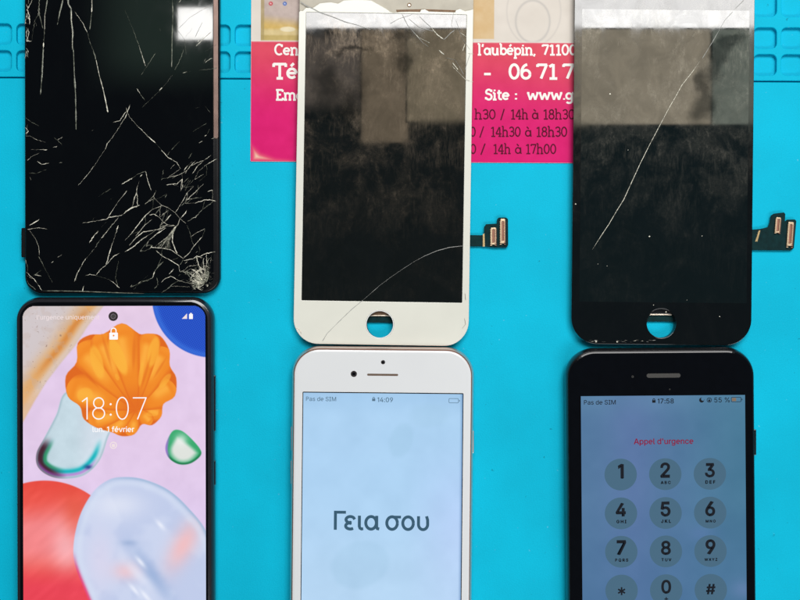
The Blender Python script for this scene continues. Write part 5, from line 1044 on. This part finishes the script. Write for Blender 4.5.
# F: black phone with the keypad
F = Dev('smartphone', 661, 370, 0.46, 20, 'black phone showing the emergency call number keypad', 'phone')
fgl = phone(F, 565.8, 347.8, 756.0, 727, 29, M['jet'], M['jet_glass'], M['black_metal'])
slot(F, fgl, 646.6, 680.4, 375.6, 4.2, M['mesh'])
dot(F, fgl, 632.6, 376.4, 1.1, M['mesh'], 'sensor'); dot(F, fgl, 669.6, 389.4, 0.7, M['mesh'], 'sensor')
def dusk_col(X, Y):
    C = np.zeros(X.shape+(3,))+np.array((80, 118, 156.))
    C = mixc(C, (90, 116, 164), np.exp(-(((X-632)/26)**2))*0.75)
    C = mixc(C, (66, 118, 146), sm(660, 745, X)*0.85)
    C = mixc(C, (68, 108, 150), sm(470, 600, Y)*0.5)
    C = mixc(C, (96, 140, 170), (1-sm(395, 425, Y))*0.35)
    C = mixc(C, (104, 130, 176), np.exp(-(((X-742)/12)**2+((Y-590)/10)**2))*0.6)
    C = mixc(C, (86, 118, 168), np.exp(-(((X-700)/14)**2+((Y-534)/8)**2))*0.5)
    C += ((fbm(X, Y, 25, 95)-0.5)*10)[..., None]
    return C
fscr = picture('screen', F.uv, 580.6, 395.6, 744.8, 688, 0, zg+0.08, dusk_col, 'picture', M['scr'], F.root, 1.5)
lab(F, fscr, 'title_text', [("Appel d'urgence", 633.4, 692.4, 444.0, M['t_red'], 0.03)], ze)
lab(F, fscr, 'network_text', [("Pas de SIM", 584, 615.4, 404.0, M['t_black'], 0.012)], ze)
lab(F, fscr, 'time_text', [("17:58", 657.4, 673.4, 403.4, M['t_black'], 0.02)], ze)
lab(F, fscr, 'battery_text', [("55 %", 714, 729.4, 402.8, M['t_black'], 0.012)], ze)
padlock(F, fscr, 653.6, 400.8, 1.7, M['t_black'], ze); battery(F, fscr, 730.8, 741, 397.6, 402.6, 0.5, M['t_black'], ze)
mb = MB()
moon = [(701.4+2.5*math.cos(R(t)), 400.4+2.5*math.sin(R(t))) for t in range(-20, 285, 15)]+[(702.7+1.9*math.cos(R(t)), 399.2+1.9*math.sin(R(t))) for t in range(230, 29, -20)]
plate(mb, F.uv, [moon], ze-.04, ze, M['t_black']); mb.build('moon_icon', fscr)
mb = MB(); plate(mb, F.uv, [circ(709, 400.4, 2.5), circ(709, 400.4, 1.9)], ze-.04, ze, M['t_black'])
plate(mb, F.uv, [rrect(708, 400.1, 710, 401.9, .2)], ze-.04, ze, M['t_black'])
ribbon(mb, F.uv, [(708.4, 400.2), (708.4, 399.3), (709.6, 399.3), (709.6, 400.2)], .3, ze-.03, M['t_black'], flat=True); mb.build('rotation_lock_icon', fscr)
KX = (619.8, 664.4, 709.0); KY = (474.2, 513.0, 551.4, 590.2, 628.6)
keys = [("1", ""), ("2", "ABC"), ("3", "DEF"), ("4", "GHI"), ("5", "JKL"), ("6", "MNO"), ("7", "PQRS"), ("8", "TUV"), ("9", "WXYZ"), ("*", ""), ("0", "+"), ("#", "")]
for i, (d, s) in enumerate(keys):
    cx, cy = KX[i % 3], KY[i//3]
    mb = MB(); plate(mb, F.uv, [circ(cx, cy, 16.2, 15.9, n=64)], zg+0.09, ze, M['key'])
    w = {'1': 4.6, '4': 9.4, '*': 8.6, '#': 9.2}.get(d, 8.8)
    if d == '*':
        for a in (90, 30, 150):
            ribbon(mb, F.uv, [(cx+4*math.cos(R(a)), cy+.6+4*math.sin(R(a))), (cx-4*math.cos(R(a)), cy+.6-4*math.sin(R(a)))], 1.6, ze+.02, M['t_black'], flat=True)
    elif d == '#':
        text(mb, F.uv, d, cx-w/2, cx+w/2, cy+4.4, ze+0.04, M['t_black'], 0.03, 0.92)
    else:
        text(mb, F.uv, d, cx-w/2, cx+w/2, cy+(2.8 if s else 3.6), ze+0.04, M['t_black'], 0.045)
    if s and s != '+':
        sw = {3: 9.6, 4: 12.6}[len(s)]
        text(mb, F.uv, ' '.join(s), cx-sw/2+.4, cx+sw/2+.4, cy+9.7, ze+0.04, M['t_black'], 0.075)
    elif s == '+':
        for p in ([(cx-1.9, cy+8.8), (cx+1.9, cy+8.8)], [(cx, cy+6.9), (cx, cy+10.7)]):
            ribbon(mb, F.uv, p, 1.0, ze+.02, M['t_black'], flat=True)
    mb.build('key_button', fscr)
for a in ((565.6, 572, 397, 411), (566.0, 572, 429, 455), (566.2, 572, 465, 489.5)): side_key(F, *a, M['jet'])
side_key(F, 750, 755.4, 429, 455, M['jet'])
